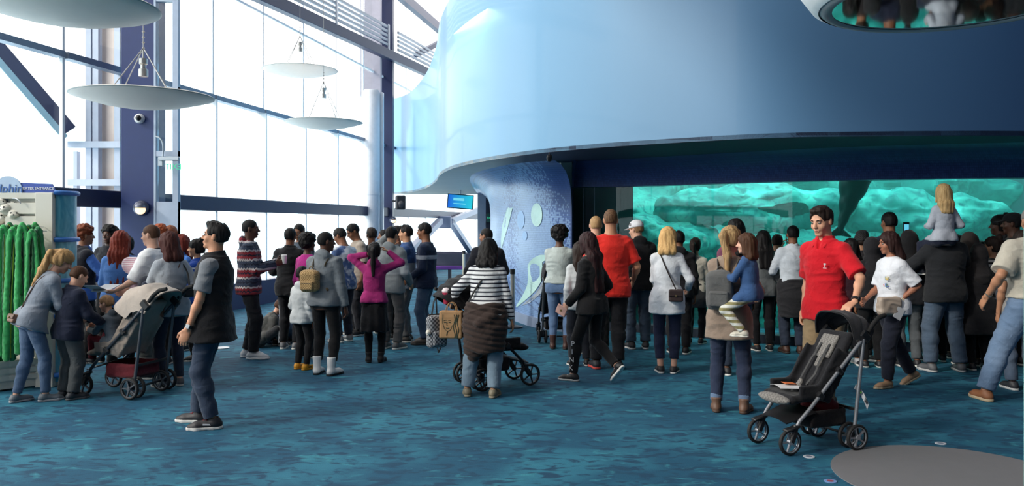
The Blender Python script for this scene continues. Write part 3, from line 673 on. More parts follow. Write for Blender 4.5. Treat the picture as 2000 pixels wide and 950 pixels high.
def person(label, u, top, v=None, Y=None, H=None, rz=0, sex='m', w=1., belly=0., lean=0, side=0, twist=0, head=(0, 0, 0),
           lf=(-.1, 0, 0), rf=(.1, 0, 0), fyaw=(12, -12), fpitch=(0, 0), pz=None, pxy=(0, 0), kpole=((-.15, 1, 0), (.15, 1, 0)),
           lh=None, rh=None, lpole=(-.5, -1, -.3), rpole=(.5, -1, -.3), lpalm=None, rpalm=None, curl=(.45, .45), ldir=None, rdir=None,
           sk='light', hair='short', hc='dark', hc2=None, hlen=.3, face=False, vox=None, layers=(), legs=dict(k='trousers', c=BLK), shoes=dict(c=(30, 30, 34)),
           base=0., group=None, glasses=False, lipc=None, nohands=False, cat='person'):
    if Y is None: Y = FPX*CH/(v-HZ)
    if H is None: H = CH+base*0+(HZ-top)*Y/FPX-base
    s = H/1.75; hk = 1+max(0, 1.62-H)*.42; q = s*hk; h = vox or (.006 if Y < 7 else .0075 if Y < 9 else .009 if Y < 11.2 else .011)
    root = empty('person', ((u-1000)/FPX*Y, Y, base), R(rz), label, cat, group)
    # ---- skeleton
    if pz is None:      # the pelvis drops as far as the stride needs
        pz = min(.93, *[math.sqrt(max(.3, .845**2-(ft[0]-sd*.09)**2-ft[1]**2))+ft[2]+.085+.01 for sd, ft in ((-1, lf), (1, rf))]) if base == 0 else .93
        stand = True
    else: stand = False
    pz_ = pz*s; P = _v((pxy[0]*s, pxy[1]*s, pz_))
    la, sa = R(lean), R(side); U = nrm((math.sin(sa), math.sin(la)*math.cos(sa), math.cos(la)*math.cos(sa)))
    F0 = nrm((0, math.cos(la), -math.sin(la))); F0 = nrm(F0-U*(F0@U)); X0 = nrm(np.cross(F0, U))
    tw = R(twist); F = nrm(F0*math.cos(tw)-X0*math.sin(tw)); X = nrm(np.cross(F, U))
    neck = P+U*.555*s
    hyaw, hpit, hrol = (R(a) for a in head); 
    HM = np.array((Matrix.Rotation(hyaw+tw*.5, 3, 'Z')@Matrix.Rotation(-hpit, 3, 'X')@Matrix.Rotation(hrol, 3, 'Y')))
    hX, hF, hU = HM[:, 0], HM[:, 1], HM[:, 2]
    Hc = neck+nrm(U*.6+hU*.4)*.045*s+hU*.118*q+hF*.022*s
    def hp(x, y, z): return Hc+(hX*x+hF*y+hU*z)*q
    fem = sex == 'f'; T = FEML if fem else MALE; shx = (.155 if fem else .178)*(.5+.5*w); aw = (.88 if fem else 1.)*(.5+.5*w)
    if H < 1.35: shx *= .95
    sh = {}; el = {}; wr = {}; 
    for sd, tgt, pole in ((-1, lh, lpole), (1, rh, rpole)):
        S = P+U*.462*s+X*sd*(shx-.02)*s
        t = S+_v((sd*.07, .03, -.53))*s if tgt is None else _v(tgt)*s
        e, t = ik(S, t, .285*s, .26*s, pole); sh[sd] = S; el[sd] = e; wr[sd] = t
    hip = {}; kn = {}; an = {}
    for sd, ft, pole in ((-1, lf, kpole[0]), (1, rf, kpole[1])):
        Hj = P+_v((sd*.09*s, 0, -.01*s)); t = _v((ft[0], ft[1], ft[2]+.085))*s
        k, t = ik(Hj, t, .43*s, .42*s, pole); hip[sd] = Hj; kn[sd] = k; an[sd] = t
    J = dict(root=root, P=P, U=U, X=X, F=F, neck=neck, Hc=Hc, hX=hX, hF=hF, hU=hU, sh=sh, el=el, wr=wr, hip=hip, kn=kn, an=an, s=s, q=q, h=h, Y=Y, hp=hp, hand={})
    ts = _v(T['ts']); bl = np.interp(ts, [-.1, .1, .3, .5], [0, 1, .5, 0])
    def torso(e, t0, t1, wf=1., flare=0., ex=0.):
        tt = np.unique(np.concatenate([[t0], ts[(ts > t0) & (ts < t1)], [t1]])); rx = np.interp(tt, ts, _v(T['rx'])*w); ry = np.interp(tt, ts, _v(T['ry'])*w); b = np.interp(tt, ts, bl)*belly
        e = e+(np.interp(tt, [.08, .18], [.01, 0]) if e > 0 else 0); low = np.clip((-tt)/.12, 0, 3); rx = np.where(tt < -.04, np.interp(-.04, ts, T['rx'])*w, rx)+flare*low; ry = np.where(tt < -.04, np.interp(-.04, ts, T['ry'])*w, ry)+flare*low*.7
        return loft(P, U, X, F, tt*s, (rx*wf+b*.4+e)*s, (ry*wf+b+e)*s, b*.55*s)
    k1 = .03*s
    # ---- body: one continuous skin surface
    B = Vol(); HMq = HM
    B.u(ell(hp(0, -.012, .03), _v((.074, .095, .087))*q, HMq)); B.u(ell(hp(0, .024, -.036), _v((.056, .064, .074))*q, HMq), .03*q)
    B.u(cone(hp(-.012, .066, -.098), hp(.012, .066, -.098), .018*q, .018*q), .025*q)
    for i in (-1, 1):
        B.u(ell(hp(i*.034, .056, -.032), _v((.026, .026, .026))*q), .02*q)
        B.u(ell(hp(i*.077, -.008, -.006), _v((.009, .018, .031))*q, HMq), .008*q)
    B.u(cone(hp(-.036, .078, .022), hp(.036, .078, .022), .011*q, .011*q), .014*q)
    for i in (-1, 1): B.cutout(ell(hp(i*.031, .104, .002), _v((.017, .017, .012))*q, HMq), .012*q)
    B.u(cone(hp(0, .086, .008), hp(0, .108, -.028), .008*q, .0125*q), .012*q)
    for i in (-1, 1): B.u(ell(hp(i*.011, .098, -.033), _v((.008, .01, .008))*q), .006*q)
    B.u(cone(hp(-.017, .086, -.059), hp(.017, .086, -.059), .007*q, .007*q), .008*q); B.u(cone(hp(-.013, .085, -.071), hp(.013, .085, -.071), .008*q, .008*q), .008*q)
    nr_ = (.05 if fem else .06)*(.6+.4*w)*s
    B.u(cone(neck-U*.04*s, hp(0, -.018, -.05), nr_*1.08, nr_*.95), .03*s)
    B.u(torso(-.012, -.12, .57), .03*s)
    for i in (-1, 1):
        B.u(cone(neck-U*.03*s, sh[i], .05*s, .05*s*aw), .04*s)
        B.u(cone(sh[i], el[i], .05*s*aw, .039*s*aw), .03*s); B.u(cone(el[i], wr[i], .039*s*aw, .026*s*aw), .012*s)
        B.u(cone(el[i]*.7+wr[i]*.3, el[i]*.7+wr[i]*.3+_v((0, 0, .001)), .037*s*aw, .037*s*aw), .03*s)
        B.u(cone(hip[i], kn[i], .078*s*w, .052*s), .03*s); B.u(cone(kn[i], an[i], .051*s, .036*s), .02*s)
        B.u(cone(kn[i]*.7+an[i]*.3, kn[i]*.68+an[i]*.32, .054*s, .054*s), .03*s)
        # hand with five fingers
        D = nrm(wr[i]-el[i]) if (ldir, rdir)[i > 0] is None else nrm((ldir, rdir)[i > 0]); N = (lpalm, rpalm)[i > 0]
        N = -X*i if N is None else _v(N); N = nrm(N-D*(N@D)); Sd = np.cross(D, N)*i; Wp = wr[i]; c = curl[i > 0]
        # thumb side: forward / upward
        hs = s*(1.0 if fem or H < 1.4 else 1.08)
        B.u(cone(Wp+D*.018*hs, Wp+D*.075*hs, .032*hs, .04*hs, (N, .38)), .012*hs)
        if not nohands:
            for off, ln, r in ((.029, .068, .0088), (.0098, .076, .009), (-.0098, .072, .0088), (-.029, .056, .008)):
                p = Wp+D*.092*hs+Sd*off*hs; dd = D; r2 = max(r*hs, h*.95)
                for sg, fr in ((0, .42), (1, .32), (2, .26)):
                    a = c*(.75+.45*sg); dd2 = nrm(dd*math.cos(a)+np.cross(np.cross(dd, N), dd)*math.sin(a)) if False else nrm(dd*math.cos(a)+N*math.sin(a)) if sg == 0 else nrm(dd*math.cos(a)+Nn*math.sin(a))
                    Nn = nrm(N-dd2*(N@dd2)) if abs(N@dd2) < .98 else nrm(-D)
                    if sg: Nn = nrm(np.cross(dd2, np.cross(N, D)*1.0)); Nn = Nn if Nn@(N if sg < 2 else -D+N*.3) > 0 else -Nn
                    p2 = p+dd2*ln*fr*hs; B.u(cone(p, p2, r2, r2*.93), .004*hs); p = p2; dd = dd2; r2 *= .93
            tb = Wp+D*.028*hs+Sd*.028*hs; t1 = tb+nrm(D*.75+Sd*.6+N*.35)*.042*hs; t2 = t1+nrm(D*.95+Sd*.1+N*(.2+c*.5))*.034*hs; tr = max(.0108*hs, h)
            B.u(cone(tb, t1, tr*1.2, tr), .012*hs); B.u(cone(t1, t2, tr, tr*.85), .004*hs)
        J['hand'][i] = (Wp+D*.085*hs+N*.012*hs, D, N, Sd)
    bo = B.build('body', skin(SK.get(sk, sk)), root, h)
    # ---- clothes
    for L in layers:
        k = L['k']; G = Vol(); e = L.get('e', dict(tee=.014, shirt=.016, polo=.02, hoodie=.03, jacket=.032, vest=.034, sweater=.022, tunic=.02, blouse=.016, puffer=.04).get(k, .018))
        t0 = L.get('t0', -.1); t1 = L.get('t1', .545); fl = L.get('flare', .0)
        G.u(torso(e, t0, t1, flare=fl), .03*s)
        if t0 < .0:
            hem = ((P+U*t0*s, -U),)
            G.u(cone(P+U*.06*s, P-U*.16*s, .1*s, .13*s+fl*s, cut=hem), .03*s)
            for i in (-1, 1): G.u(ell(hip[i]-F0*(.03 if not fem else .04)*s-_v((0, 0, .02))*s, _v((.092*w+e*.8, .094+e*.85, .16))*s, cut=hem), .035*s); G.u(cone(hip[i], hip[i]*.6+kn[i]*.4, (.09*w+e*.6)*s, (.085*w+e*.7)*s, cut=hem), .03*s)
        if fem: 
            for i in (-1, 1): G.u(ell(P+(U*.335+X*i*.07+F*.085)*s, _v((.058, .05, .06))*s*(.6+.4*w)), .045*s)
        if k == 'poncho': pass
        sl = L.get('sl', {'tee': .62, 'polo': .72, 'vest': 0}.get(k, 2)); es = L.get('es', e*.75)
        for i in (-1, 1):
            G.u(cone(neck-U*.055*s, sh[i]+U*.004*s, (.045+e)*s, (.05*aw+es)*s), .045*s)
            if sl > 0 and sl <= 1:
                end = sh[i]+(el[i]-sh[i])*sl; dn = nrm(el[i]-sh[i]); G.u(cone(sh[i], el[i], (.052*aw+es)*s, (.055*aw+es*1.2)*s, cut=((end, dn),)), .03*s)
            elif sl > 1:
                G.u(cone(sh[i], el[i], (.051*aw+es)*s, (.042*aw+es)*s), .03*s); end = el[i]+(wr[i]-el[i])*(sl-1); dn = nrm(wr[i]-el[i])
                G.u(cone(el[i], wr[i], (.042*aw+es)*s, (.03*aw+es*.8)*s, cut=((end, dn),)), .015*s)
        if k in ('hoodie',) or L.get('hood'):
            G.u(ell(neck-F*.075*s+U*.0*s, _v((.1, .05, .075))*s, np.stack([X, F, U], 1)), .03*s)
            G.u(cone(neck-X*.06*s-U*.01*s, neck+F*.075*s-U*.05*s, .032*s, .022*s), .02*s); G.u(cone(neck+X*.06*s-U*.01*s, neck+F*.075*s-U*.05*s, .032*s, .022*s), .02*s)
        if k in ('jacket', 'vest', 'puffer', 'shirt', 'blouse') or L.get('collar'):
            G.u(cone(neck-U*.03*s, neck+U*.03*s+F*.006*s, (nr_/s+.018+e*.3)*s, (nr_/s+.014+e*.2)*s, cut=((neck+U*.034*s-F*.02*s, nrm(U+F*.25)),)), .02*s)
        G.cutout(cone(neck-U*.0*s, neck+U*.3*s, nr_*1.06, nr_*1.3), .003)
        if L.get('vneck', k in ('polo',)): G.cutout(cone(neck+F*.1*s-U*.085*s, neck+U*.06*s+F*.1*s, .008*s, .05*s), .004)
        if L.get('scoop'): G.cutout(ell(neck+F*.03*s+U*.0*s, _v((.09, .08, .05))*s), .004)
        if L.get('open'):   # open front
            a = L['open']; G.cutout(rbox(P+U*.22*s+F*.2*s, _v((a, .16, .5))*s, np.stack([X, F, U], 1)), .004)
        am = L.get('folds', dict(hoodie=.008, jacket=.008, puffer=.004, vest=.006, sweater=.007).get(k, .006))*s
        nz = folds(am, u*.37)
        if k == 'puffer':
            base_n = nz; nz = lambda Pn, s=s, b=base_n: b(Pn)+.012*s*np.abs(np.sin(Pn[:, 2]/s*math.pi/.075))
        name = {'tee': 'shirt', 'polo': 'shirt', 'tunic': 'shirt', 'blouse': 'shirt', 'shirt': 'shirt', 'puffer': 'jacket'}.get(k, k)
        go = G.build(name, fabric(L['c'], L.get('pat'), L.get('c2'), **L.get('kw', {})), root, h*1.1, nz); J[k] = go
        if L.get('lab'): go['label'] = L['lab']
        if k in ('polo', 'shirt') or L.get('flap'):     # folded collar
            C = Vol(); C.u(cone(neck-U*.028*s, neck+U*.03*s, nr_+.036*s, nr_+.014*s, cut=((neck+U*.034*s, U), (neck-U*.012*s+F*.06*s, nrm(-U*.75+F*.0)),)), .01)
            for i in (-1, 1): C.u(cone(neck+X*i*.062*s+F*.03*s+U*.008*s, neck+X*i*.05*s+F*.103*s-U*.055*s, .022*s, .012*s, (nrm(F+X*i*.5+U*.5), .35)), .012)
            C.cutout(cone(neck-U*.2*s, neck+U*.3*s, nr_*1.08, nr_*1.2), .003); C.cutout(cone(neck+F*.07*s-U*.06*s, neck+U*.1*s+F*.11*s, .006*s, .05*s), .004)
            C.build('collar', fabric(L['c'], kw=None) if False else fabric(L['c']), root, min(h, .006))
    # ---- legs
    lk = legs.get('k', 'trousers'); lm = fabric(legs['c'], legs.get('pat'), legs.get('c2'), **legs.get('kw', {})); 
    if lk == 'skirt':
        K = Vol(); a = legs.get('len', .5); K.u(loft(P, _v((0, 0, 1)), _v((1, 0, 0)), _v((0, 1, 0)), _v((-a, -.25, -.05, .08))*s, _v((.215, .2, .175, .14))*s*w, _v((.18, .165, .13, .105))*s*w), .02)
        K.build('skirt', fabric(legs['c']), root, h*1.1, lambda Pn: .012*s*np.sin(np.arctan2(Pn[:, 1], Pn[:, 0])*9+vnoise(Pn, (4, 4, 4))*2)*np.clip((.95*s-Pn[:, 2])/.5, 0, 1)+folds(.005)(Pn))
    E = legs.get('e', dict(jeans=.014, trousers=.016, leggings=.004, baggy=.03, skirt=.004, slim=.008).get(lk, .014)); K = Vol()
    U0 = nrm(_v((0, 0, 1))*1.2+U*.8) if stand else U; wt = legs.get('wt', .085)
    tt = _v((-.1, -.04, .05, wt)); rr = np.interp(tt, ts, T['rx'])*w; rr[0] = rr[1]*.96; r2 = np.interp(tt, ts, T['ry'])*w; r2[0] = r2[1]*.97
    K.u(loft(P, U0, nrm(np.cross(F0, U0)), nrm(np.cross(U0, nrm(np.cross(F0, U0)))), tt*s, (rr+max(E*.6, .009))*s, (r2+max(E*.6, .009))*s), .03*s)
    for i in (-1, 1):
        if fem: K.u(ell(hip[i]-F0*.045*s-_v((0, 0, .02))*s, _v((.082, .085, .09))*s*w), .035*s)
        else: K.u(ell(hip[i]-F0*.035*s-_v((0, 0, .02))*s, _v((.08, .08, .085))*s*w), .035*s)
        K.u(cone(hip[i]-_v((0, 0, .03*s)), kn[i], (.083*w+E)*s, (.058*(.5+.5*w)+E)*s), .035*s)
        ce = legs.get('end', .05); dn = nrm(an[i]-kn[i]); end = an[i]-dn*(ce-.03)*s
        K.u(cone(kn[i], an[i]+dn*.03*s, (.058*(.5+.5*w)+E)*s, (.043+E*1.1)*s, cut=((end, dn),)), .02*s)
        K.u(cone(kn[i]*.72+an[i]*.28-F0*.012*s, kn[i]*.66+an[i]*.34-F0*.012*s, (.056+E*.8)*s, (.056+E*.8)*s), .03*s)
    ko = K.build({'skirt': 'leggings', 'slim': 'trousers', 'baggy': 'trousers'}.get(lk, lk), lm if lk != 'skirt' else fabric(legs.get('c2', BLK)), root, h*1.1, folds(legs.get('folds', .002 if lk in ('leggings', 'skirt') else min(.007, .002+E*.35))*s, u*.21)); J['legs'] = ko
    if legs.get('cuff'):
        for i in (-1, 1):
            dn = nrm(an[i]-kn[i]); c0 = an[i]-dn*.02*s; C = Vol(); C.u(cone(an[i]-dn*.12*s, an[i]+dn*.05*s, (.048+E*1.3)*s, (.046+E*1.3)*s, cut=((c0, dn), (an[i]-dn*.085*s, -dn))), .01); C.build('cuff', fabric(legs['cuff']), root, h)
    if legs.get('belt'):
        C = Vol(); C.u(loft(P, U0, nrm(np.cross(F0, U0)), nrm(np.cross(U0, nrm(np.cross(F0, U0)))), _v((.05, .088))*s, _v((np.interp(.06, ts, T['rx'])*w+E*.6+.008,)*2)*s, _v((np.interp(.06, ts, T['ry'])*w+E*.6+.008,)*2)*s), .01); C.build('belt', plain('leather', legs['belt'], .45), root, h)
    # ---- shoes
    if shoes is not None:
        sc = shoes.get('c', (30, 30, 34)); so_ = shoes.get('sole', (225, 222, 215)); bt = shoes.get('boot', 0)
        for n_, i in enumerate((-1, 1)):
            yaw = R(fyaw[n_]); pt = R(fpitch[n_]); M = np.array(Matrix.Rotation(yaw, 3, 'Z')@Matrix.Rotation(-pt, 3, 'X')); A = an[i]; hh = s*(.95 if fem else 1.04)*(1.06 if H < 1.4 else 1)
            def fp(x, y, z): return A+M@(_v((x, y, z-.085/1*s/hh))*hh)
            V = Vol(); bx, by, bz = M[:, 0], M[:, 1], M[:, 2]; cutp = ((fp(0, 0, .012), -bz),)
            V.u(cone(fp(0, -.045, .04), fp(0, -.02, .05), .036*hh, .036*hh, cut=cutp)); V.u(cone(fp(0, -.02, .052), fp(0, .12, .034), .04*hh, .036*hh, (bx, 1.12), cut=cutp), .02)
            V.u(cone(fp(0, .12, .032), fp(i*-.006, .165, .026), .042*hh, .034*hh, (bz, .8), cut=cutp), .02); 
            V.u(cone(fp(0, -.02, .06), fp(0, -.012, .1+bt), .04*hh, (.042+.012*(bt > 0))*hh, cut=((fp(0, 0, .098+bt), bz),)), .02)
            if not bt: V.cutout(cone(fp(0, -.012, .09), fp(0, -.012, .14), .035*hh, .04*hh), .003)
            sho = V.build('boot' if bt else 'shoe', plain('shoe', sc, shoes.get('rough', .55)), root, min(h, .0075))
            S2 = Vol(); cc = ((fp(0, 0, .026), bz), (fp(0, 0, .001), -bz)); g = .05
            S2.u(cone(fp(0, -.045, .01), fp(0, .0, .01), .0395*hh, .038*hh, (bz, 3), cut=cc)); S2.u(cone(fp(0, 0, .01), fp(0, .12, .01), .038*hh, .047*hh, (bz, 3), cut=cc), .01); S2.u(cone(fp(0, .12, .01), fp(i*-.006, .168, .01), .047*hh, .037*hh, (bz, 3), cut=cc), .01)
            S2.build('sole', plain('rubber', so_, .6), sho, min(h, .0075))
            if shoes.get('lace'):
                lm_ = plain('lace', shoes['lace'], .8); mb = MB()
                for q_ in range(4): y = .045+q_*.022; mb.tube([fp(-.022, y, .078-q_*.009), fp(0, y+.002, .086-q_*.009), fp(.022, y, .078-q_*.009)], .004, 6)
                mb.build('laces', lm_, sho)
            if shoes.get('mark'):
                mb = MB(); mb.bar(fp(i*.041, .0, .045), fp(i*.044, .07, .05), .004, .012, hint=tuple(bz)); mb.build('side_stripe', plain('mark', shoes['mark'], .6), sho)
    # ---- face
    if face:
        for i in (-1, 1):
            mb = MB(); c = hp(i*.031, .0755, .0); rr_ = .0118*q
            mb.lathe([(rr_*math.sin(a), -rr_*math.cos(a)) for a in np.linspace(.01, PI-.01, 8)], c, 12)
            eo = mb.build('eye', plain('eyewhite', (128, 116, 108), .6), root)
            mb = MB(); mb.lathe([(.0078*q*math.sin(a), -.0078*q*math.cos(a)) for a in np.linspace(.01, PI-.01, 6)], hp(i*.031, .0805, -.001), 10); mb.build('iris', plain('iris', (30, 20, 16), .6), eo)
            mb = MB(); mb.tube([hp(i*.014, .091, .02), hp(i*.03, .091, .026), hp(i*.048, .076, .02)], [.003*q, .0042*q, .002*q], 6); mb.build('eyebrow', hairm(HC.get(hc, hc)), root)
        mb = MB(); mb.tube([hp(-.022, .083, -.0655), hp(-.01, .0925, -.063), hp(0, .0935, -.0645), hp(.01, .0925, -.063), hp(.022, .083, -.0655)], [.0015*q, .0045*q, .005*q, .0045*q, .0015*q], 6); mb.build('mouth', plain('lips', lipc or (150, 84, 76), .5), root)
    if glasses:
        mb = MB()
        for i in (-1, 1):
            mb.tube([hp(i*.033+.022*math.cos(a), .1-.004*abs(math.cos(a)), .0+.016*math.sin(a)) for a in np.linspace(0, 2*PI, 17)[:-1]], .0018*q, 6, closed=True)
            mb.tube([hp(i*.054, .096, .006), hp(i*.074, .07, .006), hp(i*.08, 0, .004)], .0018*q, 6)
        mb.tube([hp(-.011, .1, .004), hp(0, .103, .007), hp(.011, .1, .004)], .0018*q, 6); mb.build('glasses', plain('wire', (20, 20, 24), .3), root)
    hair_on(J, hair, hc, hc2, hlen)
    return J
def hair_on(J, st, hc, hc2, L):
    root, hp, q, s, HM = J['root'], J['hp'], J['q'], J['s'], np.stack([J['hX'], J['hF'], J['hU']], 1); h = min(J['h'], .0085)
    m = hairm(HC.get(hc, hc), HC.get(hc2, hc2)); V = Vol(); am = .004
    if st is None: return
    def cap(e, line=.0, nape=-.07, fr=.0):
        V.u(ell(hp(0, -.013, .032), _v((.0745+e, .0965+e, .0875+e))*q, HM)); V.u(ell(hp(0, -.038, -.018), _v((.062+e*.6, .066+e*.6, .058+e))*q, HM), .02)
        V.cutout(ell(hp(0, .105, -.022+line), _v((.08, .085, .088))*q, HM), .006)
        V.cutout(rbox(hp(0, .092, -.09), _v((.11, .09-fr, .094))*q, HM), .012)
        for i in (-1, 1): V.cutout(ell(hp(i*.085, -.012, -.022), _v((.03, .026, .04))*q, HM), .008)
        tl = np.array(Matrix.Rotation(R(-14), 3, 'X')); V.cutout(rbox(hp(0, -.02, nape-.105), _v((.14, .2, .1))*q, HM@tl), .012)
    back = -J['F']; nb = J['neck']; U = J['U']
    if st == 'buzz': cap(.003, .008, -.05); am = .001
    elif st == 'short': cap(.0085, .006, -.052); am = .004
    elif st == 'fringe': cap(.0095, .008, -.052); V.u(ell(hp(.0, .07, .075), _v((.06, .035, .022))*q, HM), .02); am = .005
    elif st == 'quiff': cap(.0095, .008, -.052); V.u(ell(hp(0, .035, .1), _v((.055, .06, .028))*q, HM), .02); am = .006
    elif st == 'afro':
        V.u(ell(hp(0, -.02, .06), _v((.118, .122, .105))*q*(1+L), HM)); V.u(ell(hp(0, -.045, .0), _v((.1, .085, .08))*q*(1+L), HM), .02)
        V.cutout(ell(hp(0, .13, -.035), _v((.085, .09, .1))*q, HM), .01); am = .016
    elif st == 'hightop':
        V.u(ell(hp(0, -.015, .075), _v((.105, .115, .085))*q, HM)); cap(.012); am = .016
    elif st in ('long', 'bob', 'pony', 'braids', 'hijab', 'beanie', 'bun', 'dreads', 'curlylong'):
        e = .014 if st not in ('curlylong',) else .022
        V.u(ell(hp(0, -.014, .034), _v((.077+e, .099+e, .088+e))*q, HM)); V.u(ell(hp(0, -.035, -.02), _v((.07+e, .072+e, .07+e))*q, HM), .02)
        if st in ('pony', 'bun'):
            V.cutout(ell(hp(0, .11, -.03), _v((.077, .085, .088))*q, HM), .006); V.cutout(rbox(hp(0, .095, -.09), _v((.11, .094, .09))*q, HM), .008); V.cutout(rbox(hp(0, 0, -.17), _v((.14, .2, .1))*q, HM), .006)
            if st == 'bun': V.u(ell(hp(0, -.075, .115), _v((.045, .045, .042))*q), .01)
            else:
                p0 = hp(0, -.11, .06); p1 = hp(0, -.15, .02); p2 = nb+back*.115*s-U*(.0)*s; p3 = nb+back*.135*s-U*L*s
                V.u(cone(p0, p1, .026*q, .032*q)); V.u(cone(p1, p2, .036*q, .038*q), .02); V.u(cone(p2, p3, .038*q, .018*q), .02)
        elif st == 'hijab':
            V.u(cone(hp(0, -.03, -.02), nb-U*.02*s, .1*q, .1*s), .03); V.u(cone(nb-U*.02*s, nb+back*.03*s-U*.16*s, .11*s, .15*s), .03)
            V.cutout(ell(hp(0, .12, -.01), _v((.062, .075, .085))*q, HM), .01)
        elif st == 'beanie':
            V.u(ell(hp(0, -.03, .085), _v((.082, .095, .07))*q, HM)); V.cutout(rbox(hp(0, 0, -.11), _v((.14, .2, .12))*q, HM), .01)
        else:
            wd = .062 if st != 'curlylong' else .085
            for i in (-1, 0, 1):
                a = hp(i*.05, -.035-.03*(i == 0), .0); b = nb+J['X']*i*.055*s*1.2+back*(.075+.015*(i == 0))*s+U*.0; b2 = b-U*L*s+back*.03*s
                V.u(cone(a, b, wd*q*.85, wd*q*.8), .03)
                if L > .02: V.u(cone(b, b2, wd*q*.8, wd*q*(.55 if st != 'braids' else .42)), .03)
            for i in (-1, 1):
                V.u(cone(hp(i*.074, .012, .03), hp(i*.075, .01, -.08-(.03 if st != 'bob' else .0)), .02*q, .026*q), .02)
            if st in ('bob', 'long', 'curlylong', 'braids', 'dreads'):
                V.cutout(ell(hp(0, .13, -.03), _v((.066, .085, .098))*q, HM), .01)
        am = .014 if st in ('curlylong', 'braids', 'dreads') else .006
    if st in ('braids', 'dreads'): nz = lambda P: am*.8*np.abs(np.sin(P[:, 0]*90+vnoise(P, (6, 6, 6))*3))+.004*vnoise(P, (60, 60, 40))
    elif st in ('afro', 'hightop', 'curlylong'): nz = lambda P: am*vnoise(P, (26, 26, 26))+am*.6*vnoise(P+5, (60, 60, 60))
    elif st == 'buzz': nz = None
    elif st in ('hijab',): nz = folds(.008)
    else: nz = lambda P: am*vnoise(P, (70, 70, 9))+am*.5*vnoise(P+3, (28, 28, 6))
    name = {'hijab': 'headscarf', 'beanie': 'beanie'}.get(st, 'hair'); mm = m if name == 'hair' else fabric(HC.get(hc, hc), 'weave' if st == 'beanie' else None, HC.get(hc2, hc2) if st == 'beanie' else None)
    V.build(name, mm, root, h, nz)
    if st == 'beanie':
        V = Vol(); V.u(ell(hp(0, -.035, -.015), _v((.082, .084, .05))*q, HM)); V.cutout(ell(hp(0, .105, -.03), _v((.077, .085, .088))*q, HM)); V.build('hair', hairm(HC['dark']), root, h)
def strap(J, pts, wd, mat, name='strap', parent=None, th=.004):
    """flat band along points given in the wearer's own coordinates"""
    P = [Vector(p) for p in pts]; V = []; c = Vector(J['P'])+Vector(J['U'])*.25*J['s']
    for i, p in enumerate(P):
        d = (P[min(i+1, len(P)-1)]-P[max(i-1, 0)]).normalized(); n = (p-c); n = (n-d*n.dot(d)).normalized(); x = d.cross(n)
        V += [p+x*wd/2-n*th, p-x*wd/2-n*th, p-x*wd/2+n*th, p+x*wd/2+n*th]
    F = [(i*4+k, i*4+(k+1) % 4, i*4+4+(k+1) % 4, i*4+4+k) for i in range(len(P)-1) for k in range(4)]+[(0, 1, 2, 3), tuple(len(P)*4-4+k for k in range(4))[::-1]]
    m = MB(); m.add(V, F); return m.build(name, mat, parent)
def bez(a, b, c, d, n=12):
    a, b, c, d = (_v(x) for x in (a, b, c, d)); return [tuple(a*(1-t)**3+3*b*t*(1-t)**2+3*c*t*t*(1-t)+d*t**3) for t in np.linspace(0, 1, n)]
def attach(J, name, label, cat, group=None):
    """a carried thing: its own top-level Empty at the wearer's place, so its points use the wearer's coordinates"""
    r = J['root']; return empty(name, tuple(r.location), r.rotation_euler.z, label, cat, group)
# ================================================================ hanging dishes
SHD = plain('dish_white', (244, 232, 222), .55, var=.02); CBL = plain('cable', (150, 150, 150), .4, .6); FIT = plain('fitting', (170, 170, 168), .3, .7)
def dish(loc, Rr, lab, up=.85, tiltx=0, drop=.55, htop=3.):
    r = empty('pendant_dish', loc, 0, lab, 'ceiling light', 'white dish pendants below the windows')
    a = Rr; mb = MB(); pr = [(.001, -.17*a), (.3*a, -.155*a), (.6*a, -.105*a), (.85*a, -.04*a), (.985*a, .0), (a, .012*a), (.985*a, .02*a), (.85*a, -.02*a), (.6*a, -.08*a), (.001, -.14*a)]
    mb.lathe(pr, (0, 0, 0), 56); mb.build('dish', SHD, r)
    mb = MB(); mb.lathe([(.99*a, .0), (1.01*a, .008), (.99*a, .018)], (0, 0, 0), 56); mb.build('rim', plain('dish_rim', (190, 188, 182), .4), r)
    for k_ in range(4):
        an_ = PI/4+k_*PI/2+.3; mb = MB(); mb.tube([(.62*a*math.cos(an_), .62*a*math.sin(an_), -.06*a), (0, 0, drop)], .006, 6); mb.build('suspension_wire', CBL, r)
    mb = MB(); mb.tube([(0, 0, drop), (0, 0, drop+htop)], .006, 6)
    for z_ in (0, .06, .12, .18): mb.lathe([(.0, -.02), (.018, 0), (0, .02)], (0, 0, drop+z_), 8)
    mb.build('cable', CBL, r)
    mb = MB(); mb.lathe([(0, .0), (.05, .0), (.05, .08), (.03, .09), (.03, .13), (.045, .14), (.045, .2), (.0, .21)], (0, 0, drop-.32), 16); mb.tube([(0, 0, drop-.12), (0, 0, drop)], .008, 6); mb.build('lamp_fitting', FIT, r)
    return r
def dpos(u_, v_, px, Rr): Y = 2*Rr*FPX/px; return at(u_, v_, Y)
dish(dpos(280, 190, 262, .75), .75, 'white dish pendant hanging in front of the navy column', drop=.55)
dish(dpos(130, 14, 340, .75), .75, 'largest white dish pendant, cut off at the upper left corner', drop=.55)
dish(dpos(586, 138, 144, .75), .75, 'white dish pendant with a metal fitting above, high before the windows', drop=.7, htop=3)
dish(dpos(632, 240, 150, .75), .75, 'lowest and palest white dish pendant near the silver column', drop=.8, htop=3.5)
